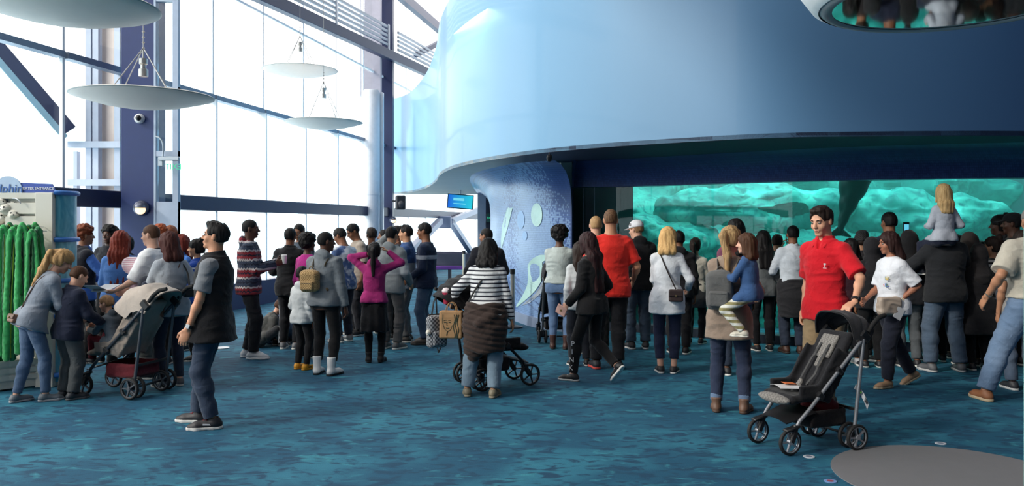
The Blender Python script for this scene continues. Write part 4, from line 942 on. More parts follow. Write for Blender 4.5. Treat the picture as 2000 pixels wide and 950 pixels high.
# mirrored ring
MIR, n, b = _new('mirror'); b.inputs['Metallic'].default_value = 1; b.inputs['Roughness'].default_value = .04; b.inputs['Base Color'].default_value = (.72, .78, .76, 1)
mc_ = (2.28, 4.23, 2.80); mr = empty('mirror_dish', mc_, 0, 'round hanging dish with a mirrored underside reflecting the crowd', 'mirror')
mb = MB(); mb.lathe([(.6, 0), (.0, 0.0)], (0, 0, 0), 72); mb.v = mb.v; mb.build('mirror', MIR, mr)
mb = MB(); mb.lathe([(.585, -.002), (.6, -.012), (.63, -.01), (.655, .01), (.655, .022), (.6, .03)], (0, 0, 0), 72); mb.build('inner_ring', plain('ring_grey', (176, 174, 172), .45), mr)
mb = MB(); mb.lathe([(.655, .0), (.69, .02), (.76, .12), (.86, .34), (.8, .36), (.0, .36)], (0, 0, 0), 72); mb.build('shell', plain('ring_white', (244, 244, 240), .5), mr)
mb = MB()
for k_ in range(3): mb.tube([(.5*math.cos(k_*2.1+.3), .5*math.sin(k_*2.1+.3), .34), (0, 0, 2.4), (0, 0, 2.5)], .006, 6)
mb.tube([(0, 0, 2.4), (0, 0, 6.4)], .006, 6); mb.build('suspension_wire', CBL, mr)
# ================================================================ small fixtures
r = empty('security_camera', at(273, 232, 12.23), 0, 'white dome security camera on the navy column', 'camera')
mb = MB(); mb.lathe([(0, .02), (.07, .02), (.075, -.02), (.06, -.06), (.0, -.075)], (0, 0, 0), 20, Matrix.Rotation(R(-90), 3, 'X')); mb.build('housing', plain('cam_white', (220, 220, 220), .4), r)
mb = MB(); mb.lathe([(.042*math.sin(a), .042*math.cos(a)) for a in np.linspace(0, PI, 10)], (.015, -.08, 0), 16); mb.build('lens_dome', plain('cam_black', (14, 14, 18), .15), r)
def sconce(u_, v_, Y, lab, sc=1.):
    r = empty('wall_lamp', at(u_, v_, Y), 0, lab, 'wall lamp', 'round wall lamps on the columns')
    mb = MB(); mb.lathe([(0, 0), (.105*sc, 0), (.11*sc, -.02), (.095*sc, -.07*sc), (.05*sc, -.1*sc), (0, -.105*sc)], (0, 0, 0), 28, Matrix.Rotation(R(-90), 3, 'X')); mb.build('backplate', plain('sconce_metal', (96, 100, 116), .35, .5), r)
    for v in r.children: pass
    mb = MB(); mb.lathe([(.07*sc*math.sin(a), .07*sc*math.cos(a)) for a in np.linspace(0, PI, 12)], (.02*sc, -.09*sc, -.02*sc), 20); mb.build('bulb_glass', plain('lamp_glow', (255, 214, 160), .4, emit=(255, 206, 150), es=2.2), r)
    mb = MB(); mb.lathe([(.088*sc*math.sin(a), .088*sc*math.cos(a)) for a in np.linspace(0, PI/2, 8)], (.015*sc, -.09*sc, 0), 20); mb.build('hood', plain('sconce_metal', (96, 100, 116), .35, .5), r)
sconce(277, 407, 12.23, 'round wall lamp glowing warm on the navy column', 1.05); sconce(768, 430, 24.5, 'small far wall lamp glowing by the silver column', 1.)
r = empty('spotlight', at(1073, 306, 10.9), 0, 'small black spotlight under the edge of the blue drum', 'spotlight')
mb = MB(); mb.tube([(0, 0, .0), (0, 0, .07)], .008, 8); mb.build('stem', plain('blk_metal', (20, 20, 24), .4), r)
mb = MB(); mb.lathe([(0, -.06), (.03, -.05), (.038, 0), (.03, .03), (0, .04)], (0, 0, -.01), 14, Matrix.Rotation(R(35), 3, 'X')); mb.build('lamp_head', plain('blk_metal', (20, 20, 24), .4), r)
r = empty('loudspeaker', at(782, 396, 24.3), 0, 'black loudspeaker fixed beside the dark column under the drum', 'speaker')
mb = MB(); mb.box((0, 0, 0), (.28, .25, .42), bev=.03, M=Matrix.Rotation(R(15), 3, 'Z')); mb.build('cabinet', plain('spk', (22, 22, 28), .5), r)
mb = MB(); mb.lathe([(.1, 0), (.06, .02), (0, .03)], (.03, -.13, -.05), 18, Matrix.Rotation(R(90), 3, 'X')); mb.build('driver', plain('spk2', (44, 44, 50), .4), r)
mb = MB(); mb.bar((-.25, .1, .05), (0, .1, .05), .05, .05); mb.build('bracket', plain('blk_metal', (20, 20, 24), .4), r)
# exit signs
EX = plain('exit_green', (60, 200, 150), .4, emit=(60, 210, 150), es=.7); ALU = plain('alu', (170, 176, 182), .35, .6)
q0 = at(334, 325, 12.1); r = empty('exit_sign', q0, 0, 'clear exit sign seen from behind, hanging by the glass casing', 'sign')
mb = MB(); mb.box((-.02, 0, .11), (.3, .07, .06), bev=.01); mb.box((-.16, .04, .07), (.08, .08, .14), bev=.01); mb.build('housing', ALU, r)
mb = MB(); mb.box((.03, 0, -.02), (.17, .012, .17)); mb.build('panel', GL, r)
text('EXIT', 'lettering', .12, EX, r, (.03, .008, -.01), (PI/2, 0, PI))
mb = MB(); mb.tube(bez((-.17, .1, .12), (-.13, .1, .35), (-.18, .1, .45), (-.28, .1, .45)), .012, 8); mb.build('conduit', ALU, r)
q0 = at(957, 426, 24.0); r = empty('exit_sign', q0, 0, 'small green exit sign above the far doorway', 'sign')
mb = MB(); mb.box((0, .03, 0), (.2, .04, .26), bev=.01); mb.build('housing', plain('exit_dark', (24, 70, 60), .4), r); text('EXIT', 'lettering', .08, EX, r, (0, .0, 0), (PI/2, 0, 0))
# portal and doorway far back
mb = MB(); p0 = at(941, 440, 24.5); mb.box((p0.x, 24.5, 1.3), (.24, .3, 2.6)); struct('trim_13', mb, plain('portal_grey', (150, 158, 170), .4, .2))
mb = MB(); p0 = at(962, 440, 25); mb.box((p0.x, 25, 1.3), (.4, .2, 2.6)); struct('door_1', mb, plain('door_dark', (44, 50, 64), .5))
# television
r = empty('television', at(899, 394, 22.5), 0, 'blue screen television hanging under the cream soffit', 'television')
mb = MB(); mb.box((0, .03, 0), (.72, .05, .4), bev=.008, M=Matrix.Rotation(R(4), 3, 'Y')); mb.build('bezel', plain('bez', (20, 24, 30), .4), r)
m, n, b = _new('tv_screen'); t = nd(n, 'TexCoord'); sx = nd(n, 'SeparateXYZ'); n.links.new(t.outputs['Object'], sx.inputs[0]); f = mathn(n, 'ADD', mathn(n, 'MULTIPLY', sx.outputs[0], 1.5), .5, True)
c_ = mixc(n, f, srgb((20, 90, 190)), srgb((40, 190, 200))); n.links.new(c_, b.inputs['Base Color']); n.links.new(c_, b.inputs['Emission Color']); b.inputs['Emission Strength'].default_value = .75
mb = MB(); mb.box((0, 0.002, 0), (.67, .01, .35), M=Matrix.Rotation(R(4), 3, 'Y')); mb.build('screen', m, r)
mb = MB(); mb.box((-.04, -.006, .06), (.3, .006, .07), M=Matrix.Rotation(R(4), 3, 'Y')); mb.box((-.02, -.006, -.06), (.34, .006, .025), M=Matrix.Rotation(R(4), 3, 'Y')); mb.build('screen_caption', plain('tvcap', (120, 225, 235), .4, emit=(130, 225, 235), es=.5), r)
mb = MB(); mb.tube([(0, .05, .2), (0, .05, .36)], .02, 8); mb.build('ceiling_bracket', ALU, r)
# steel A-frame by the far windows
SB = plain('brace_grey', (104, 114, 140), .4, .2)
r = empty('steel_brace', wl(29, 0, .35), 0, 'grey steel A-frame brace before the far windows', 'steel brace'); o = r.location
def far(u_, v_): 
    k_ = (u_-1000)/FPX; Y = (8.47-.35)/(.1875-k_); return at(u_, v_, Y)-o
mb = MB(); mb.box(far(868, 434), (.5, .2, .45), bev=.03); mb.build('node_plate', SB, r)
for a, b_ in (((860, 432), (790, 500)), ((880, 432), (930, 508)), ((880, 432), (935, 410))):
    mb = MB(); mb.bar(far(*a), far(*b_), .2, .2); mb.build('brace_arm', SB, r)
# purple bench and rope posts
p0 = at(885, 540, 24.4); r = empty('bench', (p0.x, 24.4, 0), 0, 'long grey bench with a purple seat near the far windows', 'bench')
mb = MB(); mb.box((0, 0, .38), (1.5, .4, .1), bev=.02); mb.build('seat', plain('purple', (110, 60, 150), .6), r)
mb = MB(); mb.box((0, .2, .62), (1.5, .08, .36), bev=.02); mb.build('backrest', plain('bench_grey', (70, 76, 90), .6), r)
for i in (-.7, -.1, .6): mb = MB(); mb.box((i, 0, .17), (.08, .35, .34)); mb.build('leg', plain('bench_dark', (50, 54, 66), .6), r)
def post(p, h_, lab, c=(150, 152, 150), wd_=.035):
    r = empty('barrier_post', p, 0, lab, 'barrier post', 'retractable belt posts')
    mb = MB(); mb.tube([(0, 0, .03), (0, 0, h_)], wd_, 16); mb.build('post', plain('post'+str(c[0]), c, .3, .4), r)
    mb = MB(); mb.tube([(0, 0, h_-.02), (0, 0, h_+.06)], wd_*1.25, 16); mb.build('belt_head', plain('blk_metal', (20, 20, 24), .4), r)
    mb = MB(); mb.lathe([(.17, 0), (.17, .015), (.06, .04), (.0, .045)], (0, 0, 0), 28); mb.build('base', plain('blk_metal', (20, 20, 24), .4), r); return r
post(gp(1001, 640), .88, 'silver belt post with black base beside the curved mosaic wall')
pr_ = post(gp(906, 565), .93, 'cream belt post by the purple bench', (206, 200, 180))
mb = MB(); a_ = gp(906, 565); b_ = at(866, 501, a_.z+21.5); mb.bar((a_.x, a_.y, .93), (b_.x-1.2, 21.8, .93), .012, .05, hint=(0, 0, 1)); tag(mb.build('queue_belt', plain('belt_dark', (30, 34, 60), .7)), 'dark queue belt stretched from the cream post past the bench', 'belt')
# ================================================================ merchandise kiosk
KY = 8.35; kx = (107-1000)/FPX*KY; CRM = plain('kiosk_cream', (206, 203, 192), .6, var=.02); BT = plain('kiosk_blue', (62, 120, 196), .35)
K = empty('display_kiosk', (kx, KY, 0), 0, 'cream slatwall display stand holding green plush tails', 'display stand')
zt = 1.98
for x_, w_ in ((-.09, .18), (-1.62, .12)): mb = MB(); mb.box((x_, .02, zt/2), (w_, .12, zt), bev=.005); mb.build('upright_panel', CRM, K)
mb = MB(); mb.box((-.9, .3, zt/2), (1.55, .04, zt)); mb.box((-1.65, .2, zt/2), (.05, .35, zt)); mb.build('back_panel', plain('kiosk_back', (190, 188, 180), .6), K)
mb = MB(); mb.box((-.85, .18, zt-.03), (1.7, .36, .06)); mb.box((-1.05, .1, 1.62), (1.2, .3, .03)); mb.build('top_board', CRM, K)
mb = MB(); n_ = 13
for i in range(n_):
    z0 = .12+i*(zt-.2)/n_; z1 = z0+(zt-.2)/n_-.022; mb.box((-.34, .03, (z0+z1)/2), (.34, .05, z1-z0), bev=.004)
mb.box((-.34, .06, zt/2), (.34, .02, zt-.1)); mb.build('slat_panel', CRM, K)
mb = MB(); mb.box((-1.05, .06, .9), (1.1, .06, 1.4)); mb.build('peg_board', plain('kiosk_dark', (70, 74, 72), .7), K)
mb = MB(); mb.prism([(-1.7, -.55), (-.62, -.55), (-.4, -.25), (-.4, 0), (-1.7, 0)], 0, .3); mb.build('plinth', plain('plinth', (104, 108, 106), .6), K)
mb = MB(); mb.prism([(-.6, -.5), (-.33, -.18), (-.15, -.02), (-.15, .02), (-.38, -.14), (-.66, -.48)], .02, .3)
for z_ in (.1, .17, .24): mb.prism([(-.62, -.53), (-.34, -.2), (-.14, -.03), (-.14, -.02), (-.34, -.19), (-.62, -.52)], z_, z_+.05)
mb.build('base_slats', CRM, K)
m, n, b = _new('ocean_print'); t = nd(n, 'TexCoord'); mp = nd(n, 'Mapping'); mp.inputs['Scale'].default_value = (3, 3, 1.2); n.links.new(t.outputs['Object'], mp.inputs[0]); x_ = nd(n, 'TexNoise'); x_.inputs['Scale'].default_value = 3; x_.inputs['Detail'].default_value = 5; x_.inputs['Distortion'].default_value = 1; n.links.new(mp.outputs[0], x_.inputs['Vector'])
n.links.new(mixc(n, mathn(n, 'MULTIPLY', mathn(n, 'SUBTRACT', x_.outputs[0], .35), 3, True), srgb((70, 150, 176)), srgb((140, 206, 216))), b.inputs['Base Color']); b.inputs['Roughness'].default_value = .35
def arc(rr, n_=12): return [(-.0+.0+rr*math.sin(a)*.55, .18-rr*math.cos(a)) for a in np.linspace(0, PI, n_)]
ap = arc(.17)
mb = MB(); V = [(x_, y_, z_) for z_ in (.05, zt-.02) for x_, y_ in ap]; mb.add(V, [(i, i+1, 12+i+1, 12+i) for i in range(11)], True); mb.build('ocean_panel', m, K)
for z_ in (.12, .72, 1.08, 1.5, zt-.0): mb = MB(); mb.tube([(x_, y_, z_) for x_, y_ in arc(.185)], .025, 10); mb.build('blue_rail', BT, K)
mb = MB(); mb.tube(bez((-.42, -.01, zt-.06), (-.37, -.03, zt-.05), (-.34, -.03, zt-.08), (-.33, -.03, zt-.11), 8), .006, 6); mb.build('peg_hook', ALU, K)
# signs on the kiosk
q0 = at(17, 373, KY+.1); r = empty('dolphin_sign', q0, 0, 'round pale blue sign reading dolphin on top of the display stand', 'sign')
mb = MB(); mb.lathe([(.15*1.0, 0), (.15, .02), (0, .02)], (0, 0, 0), 40, Matrix.Rotation(R(90), 3, 'X')); mb.lathe([(.15, 0), (0, 0)], (0, 0, 0), 40, Matrix.Rotation(R(90), 3, 'X')); mb.build('disc', plain('sign_pale', (168, 190, 214), .5), r)
text('dolphin', 'lettering', .125, plain('sign_ink', (44, 92, 160), .5), r, (-.03, -.026, .02), (PI/2, 0, 0), shear=.1)
q0 = at(74, 368, KY+.1); r = empty('theater_sign', q0, 0, 'dark blue board reading THEATER ENTRANCE beside the round sign', 'sign')
mb = MB(); mb.prism([(-.23, -.08), (.18, -.08), (.18, -.02), (.15, .045), (-.23, .06)], -.01, .01, M=Matrix.Rotation(R(90), 3, 'X')); mb.build('board', plain('sign_blue', (48, 76, 160), .5), r)
text('THEATER ENTRANCE', 'lettering', .042, plain('sign_white', (214, 220, 232), .5), r, (-.01, -.013, -.005), (PI/2, 0, 0), space=.9)
# plush seals
PW = plain('plush_white', (222, 218, 206), .95, bump=.6, bscale=220); EYE = plain('plush_eye', (14, 14, 16), .2)
for i, (u_, v_, sc, lab) in enumerate(((12, 408, 1., 'white plush seal looking out, middle of the cubby'), (28, 399, .8, 'white plush seal at the back of the cubby'), (27, 419, .9, 'white plush seal at the lower right of the cubby'), (4, 424, 1., 'white plush seal lying lowest in the cubby'), (3, 396, .8, 'white plush seal at the upper left of the cubby'))):
    o = at(u_, v_, KY+.02+.05*(i % 2)); r = empty('plush_seal', o, R(-20+i*25), lab, 'plush toy', 'white plush seals')
    Vv = Vol(); Vv.u(ell((0, 0, 0), _v((.062, .058, .056))*sc)); Vv.u(ell(_v((-.018, -.05, -.015))*sc, _v((.024, .02, .018))*sc), .02); Vv.u(ell(_v((.018, -.05, -.015))*sc, _v((.024, .02, .018))*sc), .02); Vv.u(ell(_v((0, .09, -.03))*sc, _v((.07, .1, .055))*sc), .03); Vv.build('body', PW, r, .006)
    for sg in (-1, 1): mb = MB(); mb.lathe([(.011*sc*math.sin(a), .011*sc*math.cos(a)) for a in np.linspace(.01, PI, 8)], (sg*.027*sc, -.048*sc, .014*sc), 10); mb.build('eye', EYE, r)
    mb = MB(); mb.lathe([(.009*sc*math.sin(a), .009*sc*math.cos(a)) for a in np.linspace(.01, PI, 8)], (0, -.068*sc, -.006*sc), 10); mb.build('nose', EYE, r)
# green plush tails
def gm(c, c2):
    m, n, b = _new('green_plush'); t = nd(n, 'TexCoord'); x_ = nd(n, 'TexNoise'); x_.inputs['Scale'].default_value = 26; x_.inputs['Detail'].default_value = 4; n.links.new(t.outputs['Object'], x_.inputs['Vector'])
    n.links.new(mixc(n, x_.outputs[0], srgb(c), srgb(c2)), b.inputs['Base Color']); b.inputs['Roughness'].default_value = .9; b.inputs['Sheen Weight'].default_value = .6
    bu = nd(n, 'Bump'); bu.inputs['Strength'].default_value = .6; bu.inputs['Distance'].default_value = .006; n.links.new(x_.outputs[0], bu.inputs['Height']); n.links.new(bu.outputs[0], b.inputs['Normal']); return m
GS = [gm((16, 104, 48), (40, 176, 84)), gm((10, 84, 52), (30, 140, 78)), gm((24, 124, 56), (56, 184, 100))]; YL = plain('yellow_piping', (176, 190, 70), .8)
rs = np.random.RandomState(5)
tl = ['at the left end', 'with a yellow edge, second from the left', 'darker green, third from the left', 'bright, fourth from the left', 'with a yellow edge, fifth from the left', 'dark green, sixth from the left', 'mid green, seventh from the left', 'with a yellow edge, seventh from the right end', 'sixth from the slat end', 'dark green, fifth from the slat end', 'yellow edged, fourth from the slat end', 'third from the slat end', 'second from the slat end', 'nearest to the slats']
for i in range(14):
    u_ = -6+i*6.2; Y = KY-.2-.05*(i % 3); zt_ = 1.66-.03*(i % 2)-.012*(i % 4); o = at(u_, 440, Y); o.z = 0
    r = empty('plush_tail', o, 0, 'green plush tail hanging on the stand, '+tl[i], 'plush toy', 'green plush tails hanging on the stand')
    w_ = .021+.009*rs.rand(); L1 = .55+.3*rs.rand()+(.25 if i in (0, 2, 3) else 0); z2 = max(.3, zt_-1.25-.1*rs.rand()); sw = (rs.rand()-.5)*.05; z3 = zt_-L1
    Vv = Vol(); pts = [(-.035+sw*1.5, -.02, z2), (-.035+sw, -.03, z2+.5), (-.03, -.01, zt_-.12), (-.018, 0, zt_-.03), (0, .0, zt_), (.018, .01, zt_-.03), (.03, .02, zt_-.12), (.035-sw, .02, (zt_+z3)/2), (.03-sw*1.5, .02, z3)]; rr = [w_*1.25, w_*1.15, w_*.9, .024, .02, .022, w_*.85, w_*1.1, w_*1.2]
    for a in range(len(pts)-1): Vv.u(cone(pts[a], pts[a+1], rr[a], rr[a+1], (_v((0, 1, 0)), .75)), .01)
    Vv.build('plush_body', GS[i % 3], r, .0075, lambda P: .004*vnoise(P, (40, 40, 40))+.005*vnoise(P, (12, 12, 8)))
    if i in (1, 4, 7, 10): mb = MB(); mb.tube([(p_[0]*1.0+.004, p_[1]-w_*.95, p_[2]) for p_ in pts[:4]]+[(p_[0], p_[1]-.02, p_[2]) for p_ in pts[4:6]], .005, 6); mb.build('piping', YL, r)
    mb = MB(); mb.tube([(0, .15, zt_-.03), (0, -.03, zt_-.025), (0, -.04, zt_-.01)], .004, 6); mb.build('hook', ALU, r)
# ================================================================ dolphin in the tank
r0 = at(1640, 452, 11.9); r = empty('dolphin', r0, 0, 'grey dolphin swimming up out of view, tail flukes lowest', 'dolphin')
ax_ = Vector((.34, .15, .93)).normalized(); r.scale = (.93,)*3; DG = plain('dolphin_grey', (34, 40, 44), .4, var=.05)
def da(t_, x=0, y=0): 
    X_, Y_, D_ = frame_of(ax_, (0, 1, 0)); return ax_*t_+X_*x+Y_*y
X_, Y_, D_ = frame_of(ax_, (0, 1, 0))
Vv = Vol(); ts_ = [0, .2, .45, .75, 1.1, 1.5, 1.85, 2.1, 2.2]; rr = [.045, .062, .12, .2, .27, .29, .24, .17, .14]
for a in range(8): Vv.u(cone(da(ts_[a]), da(ts_[a+1]), rr[a], rr[a+1]), .06)
Vv.u(cone(da(2.2), da(2.42, y=-.03), .07, .04), .05); Vv.u(ell(da(2.15), (.15, .15, .15)), .05)
Vv.build('body', DG, r, .016)
Vv = Vol()
for sg in (-1, 1): Vv.u(cone(da(0), da(-.09, x=0)+Vector((sg*.24, .12*sg, .0)), .07, .02, (_v(Y_), .28)), .03)
Vv.build('tail_fluke', DG, r, .01)
Vv = Vol(); Vv.u(cone(da(1.2, y=.2), da(1.02, y=.48), .13, .02, (_v(X_), .25)), .02); Vv.build('dorsal_fin', DG, r, .012)
for sg in (-1, 1): Vv = Vol(); Vv.u(cone(da(1.75, x=sg*.2, y=-.08), da(1.45, x=sg*.5, y=-.2), .09, .03, (_v(Y_), .3)), .02); Vv.build('pectoral_fin', DG, r, .012)
# ================================================================ strollers and carried things
def stroller(label, loc, rz, seat=(30, 30, 34), frame=(150, 152, 158), canopy=None, ccol=(30, 30, 34), sc=1., wr_=.088, basket=(26, 26, 30), pad=None, crad=.4, cpz=.74, group='strollers in the crowd'):
    r = empty('stroller', loc, R(rz), label, 'stroller', group); r.scale = (sc,)*3
    FR = plain('tube%d' % frame[0], frame, .35, .5); BK = plain('stroller_plastic', (24, 24, 27), .45); FB = fabric(seat); RB = plain('tyre', (22, 22, 24), .7); HB = plain('hub%d' % frame[0], tuple(min(255, x+30) for x in frame), .3, .6)
    for sg in (-1, 1):
        mb = MB(); mb.tube([(sg*.2, -.40, .86), (sg*.2, .14, .33), (sg*.19, .22, .25), (sg*.185, .27, .17)], .0145, 12); mb.build('side_tube', FR, r)
        mb = MB(); mb.tube([(sg*.205, -.37, .83), (sg*.21, -.27, .1)], .0145, 12); mb.build('rear_leg', FR, r)
        for jy, jz, js in ((-.385, .85, (.045, .1, .07)), (.04, .425, (.04, .07, .05)), (-.14, .6, (.036, .07, .045))): mb = MB(); mb.box((sg*.2, jy, jz), js, bev=.012, M=Matrix.Rotation(R(45), 3, 'X')); mb.build('joint', BK, r)
        mb = MB(); mb.tube([(sg*.2, -.42, .88), (sg*.2, -.47, .94), (sg*.195, -.53, .985), (sg*.185, -.6, 1.0)], [.017, .018, .019, .018], 12); mb.build('handle_grip', plain('grip', (16, 16, 18), .8), r)
        mb = MB(); mb.tube([(sg*.185, .25, .22), (sg*.185, .27, .16), (sg*.185, .3, .1)], [.022, .024, .016], 10)
        for w in (-1, 1): mb.bar((sg*.185+w*.026, .27, .17), (sg*.185+w*.026, .305, wr_), .008, .03)
        mb.box((sg*.185, .29, wr_+.1), (.06, .13, .02), bev=.008, M=Matrix.Rotation(R(-12), 3, 'X')); mb.build('front_fork', BK, r)
        mb = MB(); mb.box((sg*.21, -.262, .13), (.07, .07, .09), bev=.015); mb.build('rear_housing', BK, r)
        for wx_, wy_ in ((sg*.185, .305),)+((sg*.165, -.26), (sg*.255, -.26)):
            Mx = Matrix.Rotation(PI/2, 3, 'Y'); mb = MB(); tr_ = [(wr_-.014+.013*math.cos(a), .016*math.sin(a)) for a in np.linspace(0, 2*PI, 13)]
            mb.lathe(tr_, (wx_, wy_, wr_), 30, Mx); w_ = mb.build('wheel', RB, r)
            mb = MB(); mb.lathe([(wr_-.026, -.012), (wr_-.018, -.013), (wr_-.018, .013), (wr_-.026, .012), (wr_-.026, -.012)], (wx_, wy_, wr_), 30, Mx); mb.lathe([(0, -.016), (.018, -.016), (.02, .0), (.018, .016), (0, .016)], (wx_, wy_, wr_), 16, Mx)
            for k_ in range(5):
                a = k_*2*PI/5; mb.bar((wx_, wy_+.01*math.cos(a), wr_+.01*math.sin(a)), (wx_, wy_+(wr_-.022)*math.cos(a), wr_+(wr_-.022)*math.sin(a)), .012, .016, hint=(1, 0, 0))
            mb.build('hub', HB, w_)
    mb = MB(); mb.tube([(-.26, -.26, wr_), (.26, -.26, wr_)], .01, 8); mb.bar((-.2, -.28, .3), (.2, -.28, .3), .02, .02); mb.build('axle', BK, r)
    # seat
    Vv = Vol(); Vv.u(rbox((0, .1, .40), (.165, .17, .03), None, .025), .03); Vv.u(ell((0, .27, .385), (.17, .07, .035)), .03)
    a = math.atan2(.46, -.3); M = np.array(Matrix.Rotation(R(33), 3, 'X')); Vv.u(rbox((0, -.17, .64), (.165, .03, .27), M, .025), .04)
    for sg in (-1, 1): Vv.u(rbox((sg*.165, -.11, .56), (.014, .08, .2), M, .012), .03); Vv.u(rbox((sg*.165, .06, .45), (.014, .14, .05), None, .012), .03)
    Vv.build('seat', FB, r, .009, folds(.005))
    if pad:
        PD = fabric(pad, 'weave', tuple(x*.8 for x in pad), s=60)
        Vv = Vol(); Vv.u(rbox((0, -.2, .76), (.085, .014, .1), M, .012), .01); Vv.u(rbox((0, -.135, .655), (.03, .012, .06), M, .01), .01); Vv.build('head_pad', PD, r, .006)
        Vv = Vol(); Vv.u(ell((0, .3, .39), (.172, .06, .036), cut=(((0, .27, 0), _v((0, -1, 0))),)), .01); Vv.build('seat_edge', PD, r, .007)
        Vv = Vol(); Vv.u(cone((0, .12, .42), (0, .05, .5), .03, .024, (_v((0, 1, 0)), .6))); Vv.build('crotch_pad', PD, r, .006)
        for sg in (-1, 1): mb = MB(); mb.tube([(sg*.045, -.19, .78), (sg*.05, -.09, .66), (sg*.06, -.03, .56), (sg*.04, .04, .48)], .011, 6, flat=.4); mb.build('harness_strap', BK, r)
    # canopy
    if canopy:
        a0, a1 = canopy
        def cf(u_, v_):
            s_ = u_*2-1; an_ = R(a0+(a1-a0)*v_); rr = crad*(1-.18*abs(s_)**3)+.008*math.cos(v_*PI*6); x_ = .205*(s_*(1.35-.35*s_*s_)); up_ = math.sqrt(max(0, 1-abs(s_)**3.2))*.55+.45
            return (x_, -.3+rr*up_*math.cos(an_), cpz+rr*up_*math.sin(an_))
        mb = grid_mesh(cf, 26, 22, .008); mb.build('canopy', fabric(ccol), r)
        for v_ in (0, .5, 1): mb = MB(); mb.tube([cf(i/20, v_) for i in range(21)], .007, 8); mb.build('canopy_rib', fabric(tuple(x*.6 for x in ccol)), r)
    # basket and footrest
    Vv = Vol(); Vv.u(rbox((0, -.08, .24), (.165, .17, .07), None, .03)); Vv.cutout(rbox((0, -.08, .3), (.15, .155, .07), None, .02)); Vv.build('basket', fabric(basket), r, .01, folds(.006))
    mb = grid_mesh(lambda u_, v_: ((u_-.5)*(.36-.06*v_), .06+.25*v_, .3-.07*v_+.02*math.sin(u_*PI)), 6, 6, .008); mb.build('footrest', BK, r)
    return r
def pt(J, x, f, u): return J['P']+(J['X']*x+J['F']*f+J['U']*u)*J['s']
def mat3(J): return np.stack([J['X'], J['F'], J['U']], 1)
def backpack(J, label, c, sz=(.13, .075, .18), ctr=(0, -.21, .28), pat=None, c2=None, straps=True, group=None, cat='backpack'):
    r = attach(J, 'backpack', label, cat, group); s = J['s']; M = mat3(J); ft = fabric(c, pat, c2) if pat else fabric(c)
    Vv = Vol(); Vv.u(rbox(pt(J, *ctr), _v(sz)*s, M, .045*s), .02); Vv.u(ell(pt(J, ctr[0], ctr[1], ctr[2]+sz[2]*.7), _v((sz[0], sz[1], sz[2]*.45))*s, M), .03); Vv.build('body', ft, r, .008, folds(.005))
    Vv = Vol(); Vv.u(rbox(pt(J, ctr[0], ctr[1]-sz[1]-.01, ctr[2]-sz[2]*.4), _v((sz[0]*.75, .025, sz[2]*.42))*s, M, .02*s)); Vv.build('front_pocket', ft, r, .007)
    mb = MB(); mb.tube(bez(pt(J, ctr[0]-.03, ctr[1]+.04, ctr[2]+sz[2]), pt(J, ctr[0]-.03, ctr[1]+.02, ctr[2]+sz[2]+.07), pt(J, ctr[0]+.03, ctr[1]+.02, ctr[2]+sz[2]+.07), pt(J, ctr[0]+.03, ctr[1]+.04, ctr[2]+sz[2]), 10), .007, 6); mb.build('top_loop', plain('webbing', tuple(int(x*.6) for x in c), .8), r)
    mb = MB(); mb.tube([pt(J, ctr[0]-sz[0]*.6, ctr[1]-sz[1]-.034, ctr[2]-.02), pt(J, ctr[0]+sz[0]*.6, ctr[1]-sz[1]-.034, ctr[2]-.02)], .003, 5); mb.build('zip', plain('zip', (40, 40, 40), .4), r)
    if straps:
        for i in (-1, 1):
            mb = MB(); mb.tube(bez(pt(J, i*.08, -.14, .42), pt(J, i*.1, -.1, .56), pt(J, i*.115, .12, .56), pt(J, i*.13, .15, .36), 12)+bez(pt(J, i*.13, .15, .36), pt(J, i*.14, .14, .2), pt(J, i*.17, .02, .16), pt(J, i*.1, -.14, .14), 10)[1:], .022*s, 8, flat=.35, hint=tuple(J['X'])); mb.build('strap', plain('webbing', tuple(int(x*.6) for x in c), .8), r)
    return r
def shoulder_bag(J, label, c, pos, sz=(.1, .04, .075), sh=-1, name='handbag', strapc=None, back=True, rough=.5, M=None):
    """bag at pos (x,f,u) with a strap over shoulder side sh, running down the back (or front)"""
    r = attach(J, name, label, 'bag'); s = J['s']; M = mat3(J) if M is None else M; LM = plain('bagleather', c, rough, var=.04)
    Vv = Vol(); Vv.u(rbox(pt(J, *pos), _v(sz)*s, M, .02*s)); Vv.build('bag_body', LM, r, .007)
    sgn = -1 if back else 1
    Vv = Vol(); Vv.u(rbox(pt(J, pos[0], pos[1]+sgn*sz[1], pos[2]+sz[2]*.35), _v((sz[0]*.98, .012, sz[2]*.55))*s, M, .01*s)); Vv.build('flap', plain('bagflap', tuple(int(x*.85) for x in c), rough), r, .006)
    mb = MB(); q = pt(J, pos[0], pos[1]+sgn*(sz[1]+.016), pos[2]+.0); mb.box(q, (.02, .012, .015), M=Matrix(M.tolist())); mb.build('clasp', plain('brass', (170, 150, 100), .3, .8), r)
    S = plain('bagstrap', strapc or tuple(int(x*.7) for x in c), .6)
    for fs in (-1, 1):
        top = pt(J, sh*.09, 0, .545); mid = pt(J, (sh*.09+pos[0])*.5, fs*.165, .3); end = pt(J, pos[0]+(.0), pos[1]*.6+fs*.03, pos[2]+sz[2])
        mb = MB(); mb.tube(bez(top, pt(J, sh*.09, fs*.15, .53), mid, end, 14), .008*s, 6); mb.build('strap', S, r)
    return r
